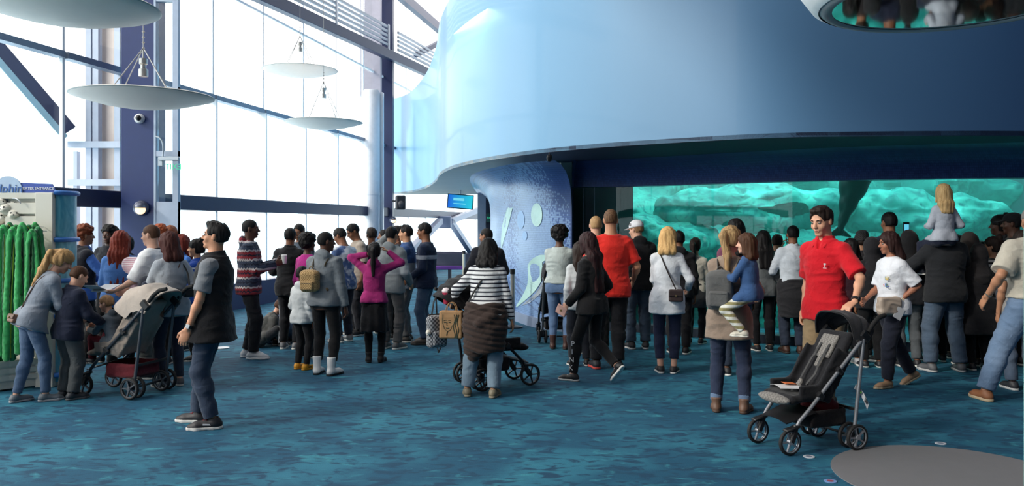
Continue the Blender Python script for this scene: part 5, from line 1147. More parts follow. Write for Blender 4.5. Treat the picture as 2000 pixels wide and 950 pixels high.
def phone(J, side, label, screen=None, tilt=0, name='phone', flip=False):
    W_, D, N, Sd = J['hand'][side]; r = attach(J, name, label, 'phone'); Mx = np.stack([nrm(Sd), nrm(N), nrm(D)], 1); c = _v(W_)+N*.022+D*.03
    Mb = Matrix(Mx.tolist()); mb = MB(); mb.box(c, (.072, .009, .145), M=Mb, bev=.003); mb.build('case', plain('phone_black', (16, 16, 20), .3), r)
    if screen: mb = MB(); mb.box(c+N*.0055, (.064, .002, .125), M=Mb); mb.build('screen', plain('phone_screen', screen, .2, emit=screen, es=.8), r)
    mb = MB(); mb.lathe([(.008, 0), (.008, .003), (0, .003)], c-N*.005+D*.05, 12, Mb@Matrix.Rotation(R(90), 3, 'X')); mb.build('lens', plain('lens', (50, 50, 60), .2), r)
    return r
def watch(J, side, c=(20, 20, 22), face=(210, 214, 218)):
    w = J['wr'][side]; e = J['el'][side]; d = nrm(w-e); a = w-d*.035*J['s']; s = J['s']; mb = MB(); mb.tube([a, a+d*.022], .034*s, 18); mb.build('watch_strap', plain('wstrap', c, .5), J['root'])
    n_ = nrm(np.cross(d, J['F'])); n_ = n_ if n_@J['X']*side > 0 else -n_; mb = MB(); q = a+d*.011+n_*.034*s; x_, y_, z_ = frame_of(Vector(n_), tuple(d)); mb.box(q, (.03, .034, .01), M=Matrix((x_, y_, z_)).transposed(), bev=.003); mb.build('watch_face', plain('wface', face, .25), J['root'])
def waist_jacket(J, c, pat=None, kw={}, length=.3, label=None, puff=False, wf=1.):
    s = J['s']; P = J['P']; Vv = Vol(); Z = _v((0, 0, 1)); X = _v((1, 0, 0)); F = _v((0, 1, 0))
    Vv.u(loft(P, Z, X, F, _v((-length, -.15, -.02, .1))*s, _v((.19, .228, .225, .19))*s*wf, _v((.15, .18, .178, .15))*s*wf, _v((-.03, -.03, -.01, 0))*s), .02); Vv.cutout(rbox(P+F*.24*s-Z*.2*s, _v((.07, .16, .22))*s), .01)
    if puff: Vv.u(ell(P-X*.12*s-Z*(length-.02)*s-F*.06*s, _v((.09, .09, .12))*s), .05); Vv.u(cone(P-F*.15*s+X*.1*s-Z*.02*s, P-F*.2*s-X*.04*s-Z*.1*s, .05*s, .045*s), .03)
    Vv.u(ell(P+F*.15*s+Z*.02*s, _v((.045, .035, .035))*s), .02)
    for i in (-1, 1): Vv.u(cone(P+F*.15*s+X*i*.02*s, P+F*.17*s+X*i*.07*s-Z*.25*s, .035*s, .03*s, (_v((0, 1, 0)), .6)), .02)
    bn = folds(.012*s); nz = (lambda Pn: bn(Pn)+.013*s*np.abs(np.sin((Pn[:, 2]+Pn[:, 0]*.2)/s*math.pi/.06))) if puff else bn
    o = Vv.build('tied_jacket', fabric(c, pat, **kw), J['root'], .008, nz); 
    if label: o['label'] = label
    return o
# ================================================================ the people, left to right
TEE = lambda c, **k: dict(k='tee', c=c, **k)
LS = lambda c, **k: dict(k='sweater', c=c, **k)
JK = lambda c, **k: dict(k='jacket', c=c, **k)
HD = lambda c, **k: dict(k='hoodie', c=c, **k)
def JN(c=DEN, **k): return dict(k='jeans', c=c, pat='denim', **k)
def PT(c=BLK, **k): return dict(k='trousers', c=c, **k)
G1 = 'visitors at the display stand'; G2 = 'visitors queueing by the windows'; G3 = 'visitors watching the tank'
# --- left group
J = person('girl with a long blond ponytail in a grey sweatshirt bending at the display stand', 60, 507, v=785, H=1.45, rz=-42, sex='f', lean=24, head=(-8, 32, 0), hair='pony', hc='blond', hc2='sand', hlen=.2, sk='light',
    layers=[LS((128, 136, 148), t0=-.1, e=.03)], legs=JN((66, 98, 136), e=.006), shoes=dict(c=(104, 112, 120), sole=(170, 172, 176)), lh=(-.1, .42, .9), rh=(.12, .45, .92), lf=(-.08, -.12, 0), rf=(.1, .12, 0), group=G1)
shoulder_bag(J, 'small brown belt bag on the hip of the ponytailed girl', (118, 84, 66), (-.02, -.16, -.05), (.095, .035, .05), sh=1)
J = person('boy in a navy jacket and dark cargo trousers beside the ponytailed girl', 133, 525, v=780, rz=-28, head=(-10, 26, 0), lean=6, hair='buzz', hc='brown', sk='light', layers=[JK((26, 32, 52), e=.045, t0=-.12)], legs=dict(k='baggy', c=(72, 76, 78), e=.028), shoes=dict(c=(50, 54, 60), sole=(90, 92, 96)), lh=(-.08, .4, 1.02), rh=(.2, .36, 1.0), curl=(.8, .8), group=G1)
mb = MB(); e_, w_ = J['el'][1], J['wr'][1]; d_ = nrm(w_-e_); mb.tube([w_-d_*.05, w_-d_*.035], .05*J['s']*1.15, 14); mb.build('cuff_stripe', plain('white_cloth', (220, 222, 226), .8), J['root'])
stroller('dark stroller with a wide cream canopy holding a toddler', ((246-1000)/FPX*8.05, 8.05, 0), 74, seat=(150, 138, 128), frame=(84, 86, 92), canopy=(28, 125), ccol=(184, 172, 162), crad=.36, cpz=.66, sc=1.05, wr_=.1, basket=(90, 24, 34))
J = person('toddler in a grey hoodie and red trousers sitting in the cream canopied stroller', 224, 603, Y=8.0, H=.92, rz=72, base=.02, pz=.92, pxy=(0, -.05), lean=18, head=(10, 12, 0), hair='short', hc='sand', sk='light', layers=[HD((104, 112, 120), e=.02)], legs=PT((112, 26, 40)), shoes=dict(c=(60, 60, 64)), lf=(-.1, .42, .52), rf=(.1, .42, .52), lh=(-.1, .5, 1.15), rh=(.1, .5, 1.2), group=G1)
J = person('attendant with a tall curly red-brown hairdo in a blue shirt and black vest', 163, 437, v=None, Y=9.8, H=1.62, rz=-50, hair='hightop', hc=(92, 48, 30), hc2='red', sk='brown', w=1.0, layers=[dict(k='shirt', c=(62, 104, 176), e=.024, t1=.55), dict(k='vest', c=(22, 24, 34), open=.11, t0=.05, e=.04)], legs=PT(), rh=(.12, .4, 1.22), lh=(-.05, .3, 1.05), rpalm=(0, -.3, 1), group=G1)
phone(J, 1, 'phone held up by the attendant with tall red-brown hair', (60, 90, 110))
J = person('attendant with long auburn braids and a light blue shirt, back to the camera', 235, 458, Y=9.35, H=1.55, rz=8, sex='f', w=1.2, hair='braids', hc='auburn', hc2=(140, 56, 40), hlen=.42, sk='brown', layers=[dict(k='shirt', c=(82, 128, 196), e=.026)], legs=PT(), lh=(-.16, .25, 1.0), rh=(.25, .2, .98), group=G1)
person('man with short black curls half hidden behind the auburn braids', 215, 446, Y=10.9, rz=170, hair='hightop', hc='black', sk='dark', face=True, layers=[JK((34, 34, 40))], legs=PT(), group=G1)
person('person with a black bun standing before the navy column', 250, 468, Y=11.1, rz=20, sex='f', hair='bun', hc='black', sk='dark', layers=[JK((30, 30, 36))], legs=PT(), group=G1)
J = person('man in a white shirt with a dark collar, profile to the left', 300, 442, Y=8.85, rz=84, hair='buzz', hc='brown', sk='light', head=(0, 6, 0), face=True, w=1.08, layers=[TEE((224, 226, 230), e=.03, sl=1.0)], legs=PT((110, 106, 100)), lh=(-.16, .34, 1.03), rh=(.1, .36, 1.02), lpalm=(0, 0, 1), group=G1)
nk = J['neck']; mb = MB(); s_ = J['s']; mb.tube([nk+(J['X']*math.cos(a)*.074+J['F']*math.sin(a)*.072+J['U']*(-.012-.02*math.sin(a)))*s_ for a in np.linspace(0, 2*PI, 25)[:-1]], .009, 8, closed=True); mb.build('neckband', plain('navy_cloth', (24, 26, 40), .8), J['root'])
r = attach(J, 'booklet', 'open white booklet held by the man in the white shirt', 'booklet'); hd = J['hand'][-1][0]
mb = MB(); mb.box(hd+_v((.06, .1, .03)), (.26, .18, .008), M=Matrix.Rotation(R(-12), 3, 'Y')); mb.build('cover', plain('paper', (214, 216, 220), .6), r)
mb = MB(); mb.box(hd+_v((-.1, .13, .045)), (.2, .17, .004), M=Matrix.Rotation(R(18), 3, 'Y')); mb.build('page', plain('paper2', (196, 200, 206), .6), r)
r = attach(J, 'blanket', 'pink and white striped blanket bundled against the white shirt', 'blanket'); Vv = Vol(); o_ = pt(J, -.12, .17, .36)
Vv.u(ell(o_, (.1, .12, .09), np.array(Matrix.Rotation(R(35), 3, 'X'))), .03); Vv.u(ell(o_+_v((.0, -.05, -.16)), (.09, .07, .14)), .05); Vv.u(ell(o_+_v((-.02, -.04, -.33)), (.07, .05, .14)), .05); Vv.build('cloth', fabric((206, 160, 172), 'stripes', (228, 214, 218), p=.02, w=.45), r, .008, folds(.014))
J = person('woman with a brown bob in a grey top carrying a navy jacket on her arm', 334, 458, v=756, rz=48, sex='f', w=1.06, hair='bob', hc=(62, 30, 26), hlen=.0, sk='light', head=(20, 8, 0), layers=[LS((160, 166, 174), scoop=True, t0=-.1)], legs=JN((30, 42, 66), e=.004), shoes=dict(c=(84, 84, 88), sole=(190, 188, 184)), lh=(-.14, .38, 1.06), rh=(.2, .1, 1.0), lpalm=(.2, 0, 1), group=G1)
r = attach(J, 'folded_jacket', 'navy jacket draped over the grey sleeve of the bobbed woman', 'jacket'); a = (J['el'][-1]+J['wr'][-1])/2; Vv = Vol(); Vv.u(cone(J['el'][-1], J['wr'][-1], .062, .055), .02); Vv.u(rbox(a+_v((-.03, 0, -.16)), (.05, .15, .17), None, .04), .04); Vv.u(rbox(a+_v((.05, 0.02, -.14)), (.035, .13, .14), None, .03), .04); Vv.build('cloth', fabric((26, 32, 50)), r, .008, folds(.016))
r = attach(J, 'knit_hat', 'black knitted hat held on the forearm of the bobbed woman', 'hat'); Vv = Vol(); Vv.u(ell(J['wr'][-1]+_v((-.01, -.1, .1)), (.085, .1, .085))); Vv.cutout(ell(J['wr'][-1]+_v((-.01, -.1, .0)), (.07, .08, .06))); Vv.build('knit', fabric((22, 26, 40)), r, .007, folds(.008))
shoulder_bag(J, 'tan leather shoulder bag hanging at the bobbed woman\'s hip', (112, 64, 42), (-.2, -.02, .0), (.06, .13, .11), sh=1, rough=.4)
r = attach(J, 'camera', 'black camera hanging behind the bobbed woman\'s hip', 'camera'); c = pt(J, .1, -.24, .16); mb = MB(); mb.box(c, (.13, .07, .09), bev=.015); mb.box(c+_v((0, 0, .055)), (.05, .05, .035), bev=.01); mb.build('camera_body', plain('cam_blk', (20, 20, 22), .4), r)
mb = MB(); mb.lathe([(0, 0), (.036, 0), (.038, .03), (.034, .06), (.038, .1), (.03, .1), (0, .09)], c+_v((-.05, .0, 0)), 20, Matrix.Rotation(R(-80), 3, 'Y')); mb.build('camera_lens', plain('cam_blk2', (34, 34, 38), .3), r)
mb = MB(); mb.tube(bez(c+_v((0, 0, .04)), c+_v((.02, .05, .2)), pt(J, .12, -.16, .4), pt(J, .09, 0, .55)), .008, 6); mb.build('strap', plain('webb', (24, 24, 26), .8), r)
person('person with curly red hair behind the man in the white shirt', 312, 443, Y=9.7, rz=10, sex='f', hair='curlylong', hc='red', hlen=.05, layers=[JK((40, 44, 60))], legs=PT(), group=G1)
person('person with brown red hair just left of the bobbed woman\'s head', 332, 445, Y=10.8, rz=-10, sex='f', hair='bob', hc=(110, 62, 40), hlen=.02, layers=[JK((36, 40, 52))], legs=PT(), group=G1)
person('woman with glasses and auburn hair in a blue shirt facing the camera', 356, 463, v=684, rz=140, sex='f', hair='long', hc='auburn', hlen=.06, glasses=True, face=True, sk='light', layers=[dict(k='shirt', c=(70, 120, 196))], legs=PT(), lh=(-.1, .2, 1.05), rh=(.1, .2, 1.0), group=G1)
person('girl in a blue and white tracksuit top looking left', 386, 473, Y=10.0, rz=95, sex='f', hair='bun', hc='black', sk='olive', face=True, layers=[JK((36, 76, 166), pat='stripes', c2=(190, 200, 220), kw=dict(p=.16, w=.12))], legs=PT(), group=G1)
# --- man in the vest
J = person('man in a black vest and grey T-shirt standing alone, looking up to the left', 414, 440, v=832, H=1.66, rz=93, head=(0, -9, 0), lean=-3, hair='quiff', hc='black', sk=(204, 150, 118), face=True, glasses=True,
    layers=[TEE((116, 120, 126), e=.02, sl=.75), dict(k='vest', c=(20, 20, 24), t0=-.17, e=.042, flare=.05, es=.0)], legs=JN((40, 58, 84), e=.016), shoes=dict(c=(40, 38, 42), sole=(214, 212, 208), lace=(170, 40, 48), mark=(220, 220, 222)), lf=(-.12, -.04, 0), rf=(.13, .16, 0), lh=(-.23, .13, .86), rh=(.2, .05, .86), curl=(.5, .5))
watch(J, -1, (26, 26, 28), (222, 224, 226))
# --- by the windows
J = person('man in a red and navy nordic patterned hoodie facing right', 486, 432, v=700, rz=-78, hair='buzz', hc='black', sk='dark', face=True, layers=[HD((120, 40, 50), pat='knit', t0=-.1)], legs=PT((24, 26, 32), e=.02), shoes=dict(c=(206, 208, 212), sole=(226, 226, 226), lace=(240, 240, 240)), lh=(-.1, .34, 1.22), rh=(.06, .33, 1.2), curl=(1., 1.), lf=(-.09, -.03, 0), rf=(.1, .06, 0), group=G2)
r = attach(J, 'paper_cup', 'small white cup held by the man in the nordic hoodie', 'cup'); c = J['hand'][1][0]; mb = MB(); mb.lathe([(0, -.05), (.028, -.05), (.036, .05), (.033, .05), (.026, -.045), (0, -.045)], c+_v((0, .03, .03)), 20); mb.build('cup', plain('cupwhite', (226, 226, 224), .5), r)
mb = MB(); mb.lathe([(.036, .05), (.038, .055), (.03, .06), (0, .06)], c+_v((0, .03, .03)), 20); mb.build('lid', plain('cuplid', (240, 240, 240), .4), r)
FL = dict(pz=.13, kpole=((-1, .25, .9), (1, .25, .9)), lf=(-.05, .34, 0), rf=(.06, .42, 0), fyaw=(50, -50))
person('boy in a plaid shirt sitting cross-legged on the carpet looking down', 526, 575, Y=11.5, H=1.36, rz=-70, lean=28, head=(0, 35, 0), hair='short', hc='dark', sk='olive', layers=[dict(k='shirt', c=(120, 134, 158), pat='plaid', c2=(44, 58, 92))], legs=JN((60, 84, 112)), lh=(-.05, .45, .42), rh=(.1, .45, .42), curl=(.9, .9), group='boys sitting on the carpet', **FL)
person('boy in a grey mottled jacket slumped on the carpet beside the plaid shirt', 504, 600, Y=11.1, H=1.25, rz=-60, lean=34, head=(0, 30, 0), hair='short', hc='brown', sk='light', layers=[JK((92, 92, 90), pat='blotch', c2=(60, 62, 60))], legs=PT((64, 64, 66)), lh=(-.05, .42, .3), rh=(.12, .42, .3), group='boys sitting on the carpet', **FL)
J = person('man in a plain black jacket and side-striped track trousers, back to the camera', 566, 449, v=682, rz=-8, hair='short', hc='black', sk='brown', layers=[JK((22, 23, 27), t0=-.13, e=.034)], legs=PT((24, 25, 30)), shoes=dict(c=(110, 112, 116)), lh=(-.2, .3, 1.12), rh=(.14, .32, 1.1), group=G2)
for i in (-1,):
    mb = MB(); a, b_, c = J['hip'][i], J['kn'][i], J['an'][i]; o_ = _v((i*.088, 0, 0))*J['s']; 
    for dx in (-.012, .012): mb.tube([a+o_+_v((0, dx, -.05)), b_+o_*.88+_v((0, dx, 0)), c+o_*.76+_v((0, dx, .0))], .005, 6)
    mb.build('side_stripe', plain('white_cloth', (220, 222, 226), .8), J['root'])
person('man with short black hair facing the camera behind the black jacket', 587, 440, Y=12.3, rz=165, head=(0, 12, 0), hair='short', hc='black', sk='brown', face=True, layers=[TEE((70, 80, 92))], legs=PT(), group=G2)
person('woman with a round black afro and magenta top behind the woven backpack', 600, 462, Y=10.2, rz=-35, sex='f', hair='afro', hc='black', hlen=-.02, sk='dark', layers=[LS((176, 44, 132))], legs=PT(), group=G2)
J = person('small child in a white hoodie, black trousers and yellow sneakers', 590, 528, v=722, rz=-30, hair='short', hc='black', sk='dark', layers=[HD((200, 204, 206), e=.035)], legs=PT((20, 20, 24), e=.01), shoes=dict(c=(226, 156, 34), sole=(226, 160, 50), mark=(60, 40, 30)), lh=(-.15, .2, 1.0), group=G2)
J = person('person with cropped hair in a grey hoodie, black leggings and white boots', 634, 457, v=732, rz=-16, head=(-42, 0, 0), hair='buzz', hc='black', sk='dark', w=1.04, layers=[HD((112, 118, 124), t0=-.06)], legs=PT((18, 18, 21), e=.006, end=.12), shoes=dict(c=(220, 220, 220), sole=(24, 24, 26), boot=.12, rough=.35), rh=(.27, .03, .84), lh=(-.12, .3, 1.1), lf=(-.1, .0, 0), rf=(.12, -.03, 0), group=G2)
backpack(J, 'tan woven backpack on the grey hoodie', (176, 148, 104), (.115, .065, .125), (-.09, -.2, .24), pat='weave', c2=(128, 100, 66))
person('man in a white and blue tie-dye T-shirt with glasses looking left', 672, 446, v=668, rz=52, head=(20, 24, 0), hair='short', hc='black', sk='brown', glasses=True, face=True, layers=[TEE((206, 212, 222), pat='blotch', c2=(80, 104, 150), kw=dict(s=6), sl=.9)], legs=PT((36, 40, 52)), shoes=dict(c=(120, 122, 124)), rh=(.12, .34, 1.1), group=G2)
person('man in a tan T-shirt looking down, farthest of the window group', 699, 437, v=655, rz=120, head=(0, 28, 0), hair='short', hc='black', sk='brown', face=True, layers=[TEE((164, 152, 140), sl=.9)], legs=PT((40, 40, 46)), group=G2)
J = person('girl in a magenta top and black skirt with both hands raised to her head', 731, 480, v=708, rz=2, sex='f', hair='pony', hc='black', hlen=.18, sk='olive', layers=[LS((150, 36, 104), t0=-.02, hood=True)], legs=dict(k='skirt', c=(24, 24, 28), len=.46), shoes=dict(c=(28, 24, 24), sole=(20, 20, 20), boot=.06), lh=(-.1, .02, 1.62), rh=(.2, .04, 1.66), lpole=(-1, .1, -.25), rpole=(1, .1, -.35), curl=(.7, .7), lf=(-.08, 0, 0), rf=(.1, .02, 0), group=G2)
person('young man in a pale grey hoodie raising his forearm to his head', 764, 446, v=682, rz=-24, hair='short', hc='black', sk='olive', layers=[HD((136, 142, 144), pat='band', c2=(176, 182, 184), kw=dict(z0=1.0, z1=1.12))], legs=PT((86, 84, 84)), shoes=dict(c=(90, 90, 92)), lh=(-.16, .2, 1.66), lpole=(-1, .3, -.5), rh=(.2, .2, .95), curl=(.9, .5), group=G2)
person('man turned left with his head just above the raised forearm', 776, 444, Y=11.9, rz=80, hair='short', hc='black', sk='brown', face=True, layers=[TEE((66, 70, 80))], legs=PT(), group=G2)
person('man in a dark shirt seen between two heads at the silver column', 726, 448, Y=12.4, rz=30, hair='quiff', hc='dark', sk='brown', layers=[TEE((60, 66, 74))], legs=PT(), group=G2)
person('man in a blue denim shirt and grey jeans with a hand at his chin', 795, 443, v=668, rz=88, hair='quiff', hc='black', sk='olive', face=True, layers=[dict(k='shirt', c=(150, 160, 172), pat='above', c2=(48, 78, 128), kw=dict(z0=1.12), e=.022, sl=1.2)], legs=JN((112, 110, 110), e=.018), shoes=dict(c=(70, 64, 60)), lh=(-.05, .2, 1.46), rh=(.0, .26, 1.16), lpole=(-.3, .3, -1), curl=(1., .6), group=G2)
person('bearded man in a navy sweater with a grey chest stripe facing left', 833, 438, v=672, rz=84, hair='short', hc='black', sk='brown', face=True, w=1.05, head=(0, 6, 0), layers=[LS((32, 44, 70), pat='band', c2=(166, 172, 184), kw=dict(z0=1.18, z1=1.235))], legs=JN((58, 88, 122)), shoes=dict(c=(74, 66, 62), sole=(60, 56, 52)), lh=(-.15, .22, .96), rh=(.1, .25, 1.0), group=G2)
person('visitor far back beside the denim shirt, wearing a light blue shirt', 752, 452, Y=13.0, rz=100, hair='short', hc='black', sk='brown', layers=[TEE((120, 140, 170))], legs=JN((70, 100, 140)), group=G2)
# --- woman with the stroller in the middle
J = person('woman in a striped top leaning on a stroller, brown jacket tied at her waist', 948, 487, v=774, H=1.52, rz=-6, sex='f', w=1.12, lean=17, head=(-6, 18, 0), hair='bob', hc='black', hlen=.04, sk='olive', layers=[LS((214, 216, 218), pat='stripes', c2=(34, 36, 48), kw=dict(p=.04, w=.36), e=.02)], legs=JN((104, 134, 156), e=.024), shoes=dict(c=(120, 112, 92), sole=(150, 140, 120), lace=(190, 180, 150)), lh=(-.42, .26, 1.02), rh=(.3, .05, .78), curl=(.9, .4), lf=(-.2, -.02, 0), rf=(.1, -.06, 0))
waist_jacket(J, (58, 46, 42), puff=True, length=.42, wf=1.06, label='brown quilted jacket tied around the waist')
r = attach(J, 'cross_strap', 'black bag strap crossing the striped back', 'bag strap'); mb = MB(); mb.tube(bez(pt(J, .09, 0, .55), pt(J, .08, -.15, .5), pt(J, -.08, -.19, .28), pt(J, -.2, -.08, .06), 16), .011, 8, flat=.6); tag(mb.build('webbing', plain('webb', (24, 24, 26), .8), r))
S3 = stroller('black stroller with large wheels pushed by the woman in stripes', ((968-1000)/FPX*8.45, 8.45, 0), -64, seat=(24, 24, 28), frame=(32, 32, 36), canopy=(100, 150), ccol=(20, 20, 24), sc=1.0, wr_=.115, group='strollers in the crowd')
# paper bag with a green face, hanging from the handle
c = at(882, 634, 7.95); r = empty('paper_bag', c, R(-6), 'brown paper carrier bag with a green printed face, hanging on the stroller', 'bag')
KP = plain('kraft', (166, 128, 88), .8, bump=.3, bscale=12)
Vv = Vol(); Vv.u(rbox((0, 0, 0), (.11, .055, .13), None, .008)); Vv.build('bag_body', KP, r, .008, folds(.005))
for sg in (-1, 1): mb = MB(); mb.tube(bez((-.05, sg*.04, .13), (-.05, sg*.03, .24), (.05, sg*.03, .24), (.05, sg*.04, .13), 12), .004, 6); mb.build('bag_handle', KP, r)
IN = plain('print_green', (44, 62, 48), .7)
mb = MB()
for k_ in range(3): mb.tube([(.035+.018*k_+.008*math.sin(a*3+k_), -.06, .1-a*.075) for a in np.linspace(0, 3, 12)], .0035, 6)
for sg in (-1, 1): mb.tube([(-.03+sg*.022+.011*x_, -.06, .028-.006*x_*x_) for x_ in np.linspace(-1, 1, 6)], .003, 6); mb.tube([(-.03+sg*.022+.013*x_, -.06, .048-.006*x_*x_) for x_ in np.linspace(-1, 1, 6)], .0022, 6)
mb.tube([(-.034, -.06, .03), (-.038, -.06, -.002), (-.028, -.06, -.006)], .002, 6); mb.tube([(-.03+.014*x_, -.06, -.028-.004*(1-x_*x_)) for x_ in np.linspace(-1, 1, 6)], .0032, 6)
mb.tube([(-.075, -.06, .1), (-.078, -.06, .02), (-.06, -.06, -.04), (-.03, -.06, -.06), (.0, -.06, -.045), (.018, -.06, 0)], .002, 6); mb.tube([(-.03, -.06, -.06), (-.04, -.06, -.1)], .003, 6); mb.build('printed_face', IN, r)
c = at(853, 648, 8.0); r = empty('backpack', c, R(35), 'grey and black backpack with a white pompom hanging from the stroller handle', 'backpack')
Vv = Vol(); Vv.u(rbox((0, 0, 0), (.1, .055, .155), None, .04)); Vv.build('body', fabric((150, 152, 156), 'weave', (70, 72, 78), s=50), r, .008, folds(.005))
Vv = Vol(); Vv.u(rbox((.02, .05, .02), (.09, .02, .15), None, .02)); Vv.build('back_pad', fabric((26, 26, 30)), r, .008)
Vv = Vol(); Vv.u(rbox((-.0, -.065, -.06), (.075, .02, .07), None, .018)); Vv.build('front_pocket', fabric((150, 152, 156), 'weave', (70, 72, 78), s=50), r, .007)
mb = MB()
mb.tube([(-.03, .05, .15), (0, .06, .28), (.02, .05, .34), (.03, .05, .15)], .012, 8, flat=.5); mb.build('strap', plain('webb', (24, 24, 26), .8), r); mb = MB(); mb.tube([(.06, .05, .0), (.1, .07, -.14), (.06, .07, -.22), (.03, .06, -.12)], .011, 8, flat=.5); mb.build('strap', plain('webb', (24, 24, 26), .8), r)
Vv = Vol(); Vv.u(ell((-.11, -.03, .0), (.026, .026, .026))); Vv.build('pompom', PW, r, .005, lambda P: .004*vnoise(P, (90, 90, 90)))
c = at(872, 580, 8.1); r = empty('drink_cup', c, 0, 'clear cup of red drink on the stroller handle tray', 'cup'); mb = MB(); mb.lathe([(0, -.07), (.03, -.07), (.042, .05), (0, .05)], (0, 0, 0), 20); mb.build('cup', plain('red_drink', (176, 52, 76), .3), r)
mb = MB(); mb.lathe([(.044, .045), (.046, .06), (.03, .085), (0, .09)], (0, 0, 0), 20); mb.build('lid', plain('cuplid2', (226, 214, 216), .3), r)
J = person('man in a black jacket with head turned left, behind the striped woman', 952, 449, Y=11.2, rz=14, head=(48, 2, 0), w=1.1, hair='buzz', hc='black', sk=(160, 116, 92), face=True, layers=[JK((24, 26, 36), t0=-.1, e=.04)], legs=PT(), lh=(-.3, .15, .95), rh=(.2, .2, 1.0))
person('small child with dark hair sitting low beside the belt post', 978, 556, Y=13.05, H=1.1, rz=75, lean=8, hair='long', hc='dark', hlen=.1, sex='f', sk='olive', face=True, layers=[TEE((206, 150, 120))], legs=PT((70, 80, 100)), lh=(-.1, .35, .35), rh=(.1, .35, .35), **FL)
# --- in front of the mosaic wall and tank
stroller('dark stroller parked in front of the woman with the afro', ((1084-1000)/FPX*11.7, 11.75, 0), 6, seat=(34, 34, 38), frame=(90, 92, 96), canopy=(30, 120), ccol=(28, 28, 32), sc=1.05)
J = person('woman with a large black afro, pale grey top and tight blue jeans', 1093, 439, v=682, H=1.6, rz=-14, sex='f', w=1.2, hair='afro', hc='black', hlen=.06, sk='dark', layers=[LS((176, 186, 184), t0=.03, t1=.54, scoop=True)], legs=JN((70, 110, 158), e=.004, end=.1, wt=.1), shoes=dict(c=(66, 38, 32), sole=(40, 28, 24), boot=.12), lh=(-.14, .36, 1.0), rh=(.2, .36, 1.0), group=G3)
J = person('woman with very long dark hair in black, striding left with lettered leggings', 1156, 456, v=746, rz=52, sex='f', hair='long', hc=(26, 16, 18), hc2=(64, 34, 36), hlen=.4, sk='light', lean=3, head=(-15, 8, 0), layers=[LS((20, 20, 23), t0=-.1, e=.03)], legs=dict(k='leggings', c=(18, 18, 21), e=.008), shoes=dict(c=(28, 28, 30), sole=(220, 218, 214), lace=(230, 230, 230)), lf=(-.1, .2, 0), rf=(.06, -.3, .13), fpitch=(0, 48), lh=(-.2, .2, .92), rh=(.16, .1, .95), curl=(.9, .5))
a, b_ = J['kn'][-1], J['an'][-1]; TW = plain('white_print', (214, 214, 216), .7)
for k_, ch_ in enumerate('PINK'):
    p_ = a+(b_-a)*(.12+.23*k_)+_v((-.0675+.014*(.12+.23*k_), .0, 0)); text(ch_, 'lettering', .075, TW, J['root'], tuple(p_), (PI/2, R(0), R(-52-15)), ext=.003)
r = attach(J, 'wallet', 'pale pink wallet in the hand of the woman in black', 'wallet'); c = J['hand'][-1][0]; mb = MB(); mb.box(c+_v((-.02, .03, -.02)), (.02, .13, .1), M=Matrix.Rotation(R(25), 3, 'X'), bev=.006); mb.build('cover', plain('pinkwallet', (196, 156, 146), .5), r)
mb = MB(); mb.box(c+_v((-.032, .03, -.02)), (.006, .02, .02)); mb.build('clasp', plain('brass', (170, 150, 100), .3, .8), r)
person('person in a white long-sleeved top mostly hidden behind the woman in black', 1133, 478, Y=9.6, rz=10, sex='f', hair='long', hc='dark', hlen=.1, layers=[LS((196, 200, 202))], legs=PT((40, 42, 50)), group=G3)
J = person('broad man in a plain red T-shirt, back to the camera', 1193, 412, v=722, rz=0, w=1.1, hair='buzz', hc='brown', hc2='sand', sk='tan', layers=[TEE((206, 40, 32), e=.022, t0=-.12, sl=.8)], legs=PT((22, 23, 28), e=.02), shoes=dict(c=(40, 42, 48), sole=(210, 80, 70)), lh=(-.24, .22, 1.0), rh=(.28, .2, .98), lf=(-.16, .06, 0), rf=(.08, .0, 0), group=G3)
person('man with a shaved blond head left of the red T-shirt', 1164, 425, Y=10.4, rz=5, hair='buzz', hc='ash', sk='light', w=1.05, layers=[TEE((34, 36, 42))], legs=PT(), group=G3)
J = person('man in a white baseball cap and black hoodie', 1247, 431, v=682, H=1.69, rz=6, head=(42, 8, 0), hair='short', hc='sand', sk='light', w=1.08, layers=[HD((26, 27, 31), t0=-.1)], legs=JN((54, 76, 100), e=.022), shoes=dict(c=(40, 40, 44), sole=(200, 200, 200)), lh=(-.16, .32, 1.1), rh=(.18, .32, 1.08), group=G3)
hp_, q_ = J['hp'], J['q']; HM_ = np.stack([J['hX'], J['hF'], J['hU']], 1); WC = fabric((226, 228, 234))
Vv = Vol(); Vv.u(ell(hp_(0, -.012, .05), _v((.09, .11, .088))*q_, HM_)); Vv.cutout(rbox(hp_(0, 0, -.08), _v((.14, .2, .11))*q_, HM_), .005); Vv.u(cone(hp_(0, .075, .032), hp_(0, .135, .02), .062*q_, .055*q_, (J['hU'], .14)), .012); cp = Vv.build('baseball_cap', WC, J['root'], .007)
text('G', 'lettering', .05, plain('cap_black', (20, 20, 22), .6), J['root'], tuple(hp_(-.087, .03, .075)), tuple((Matrix(HM_.tolist())@Matrix.Rotation(R(-80), 3, 'Z')@Matrix.Rotation(R(78), 3, 'X')).to_euler()), ext=.004)
r = attach(J, 'folded_umbrella', 'dark blue folded umbrella under the arm of the man in the white cap', 'umbrella'); mb = MB(); a = pt(J, .12, .0, .27); mb.tube([a, a+_v((.09, -.12, -.12)), a+_v((.14, -.16, -.2))], [.035, .045, .02], 12); mb.build('canopy', fabric((36, 52, 84)), r); mb = MB(); mb.tube([a+_v((-.04, .06, .07)), a], .012, 8); mb.build('handle', plain('blk_metal', (20, 20, 24), .4), r)
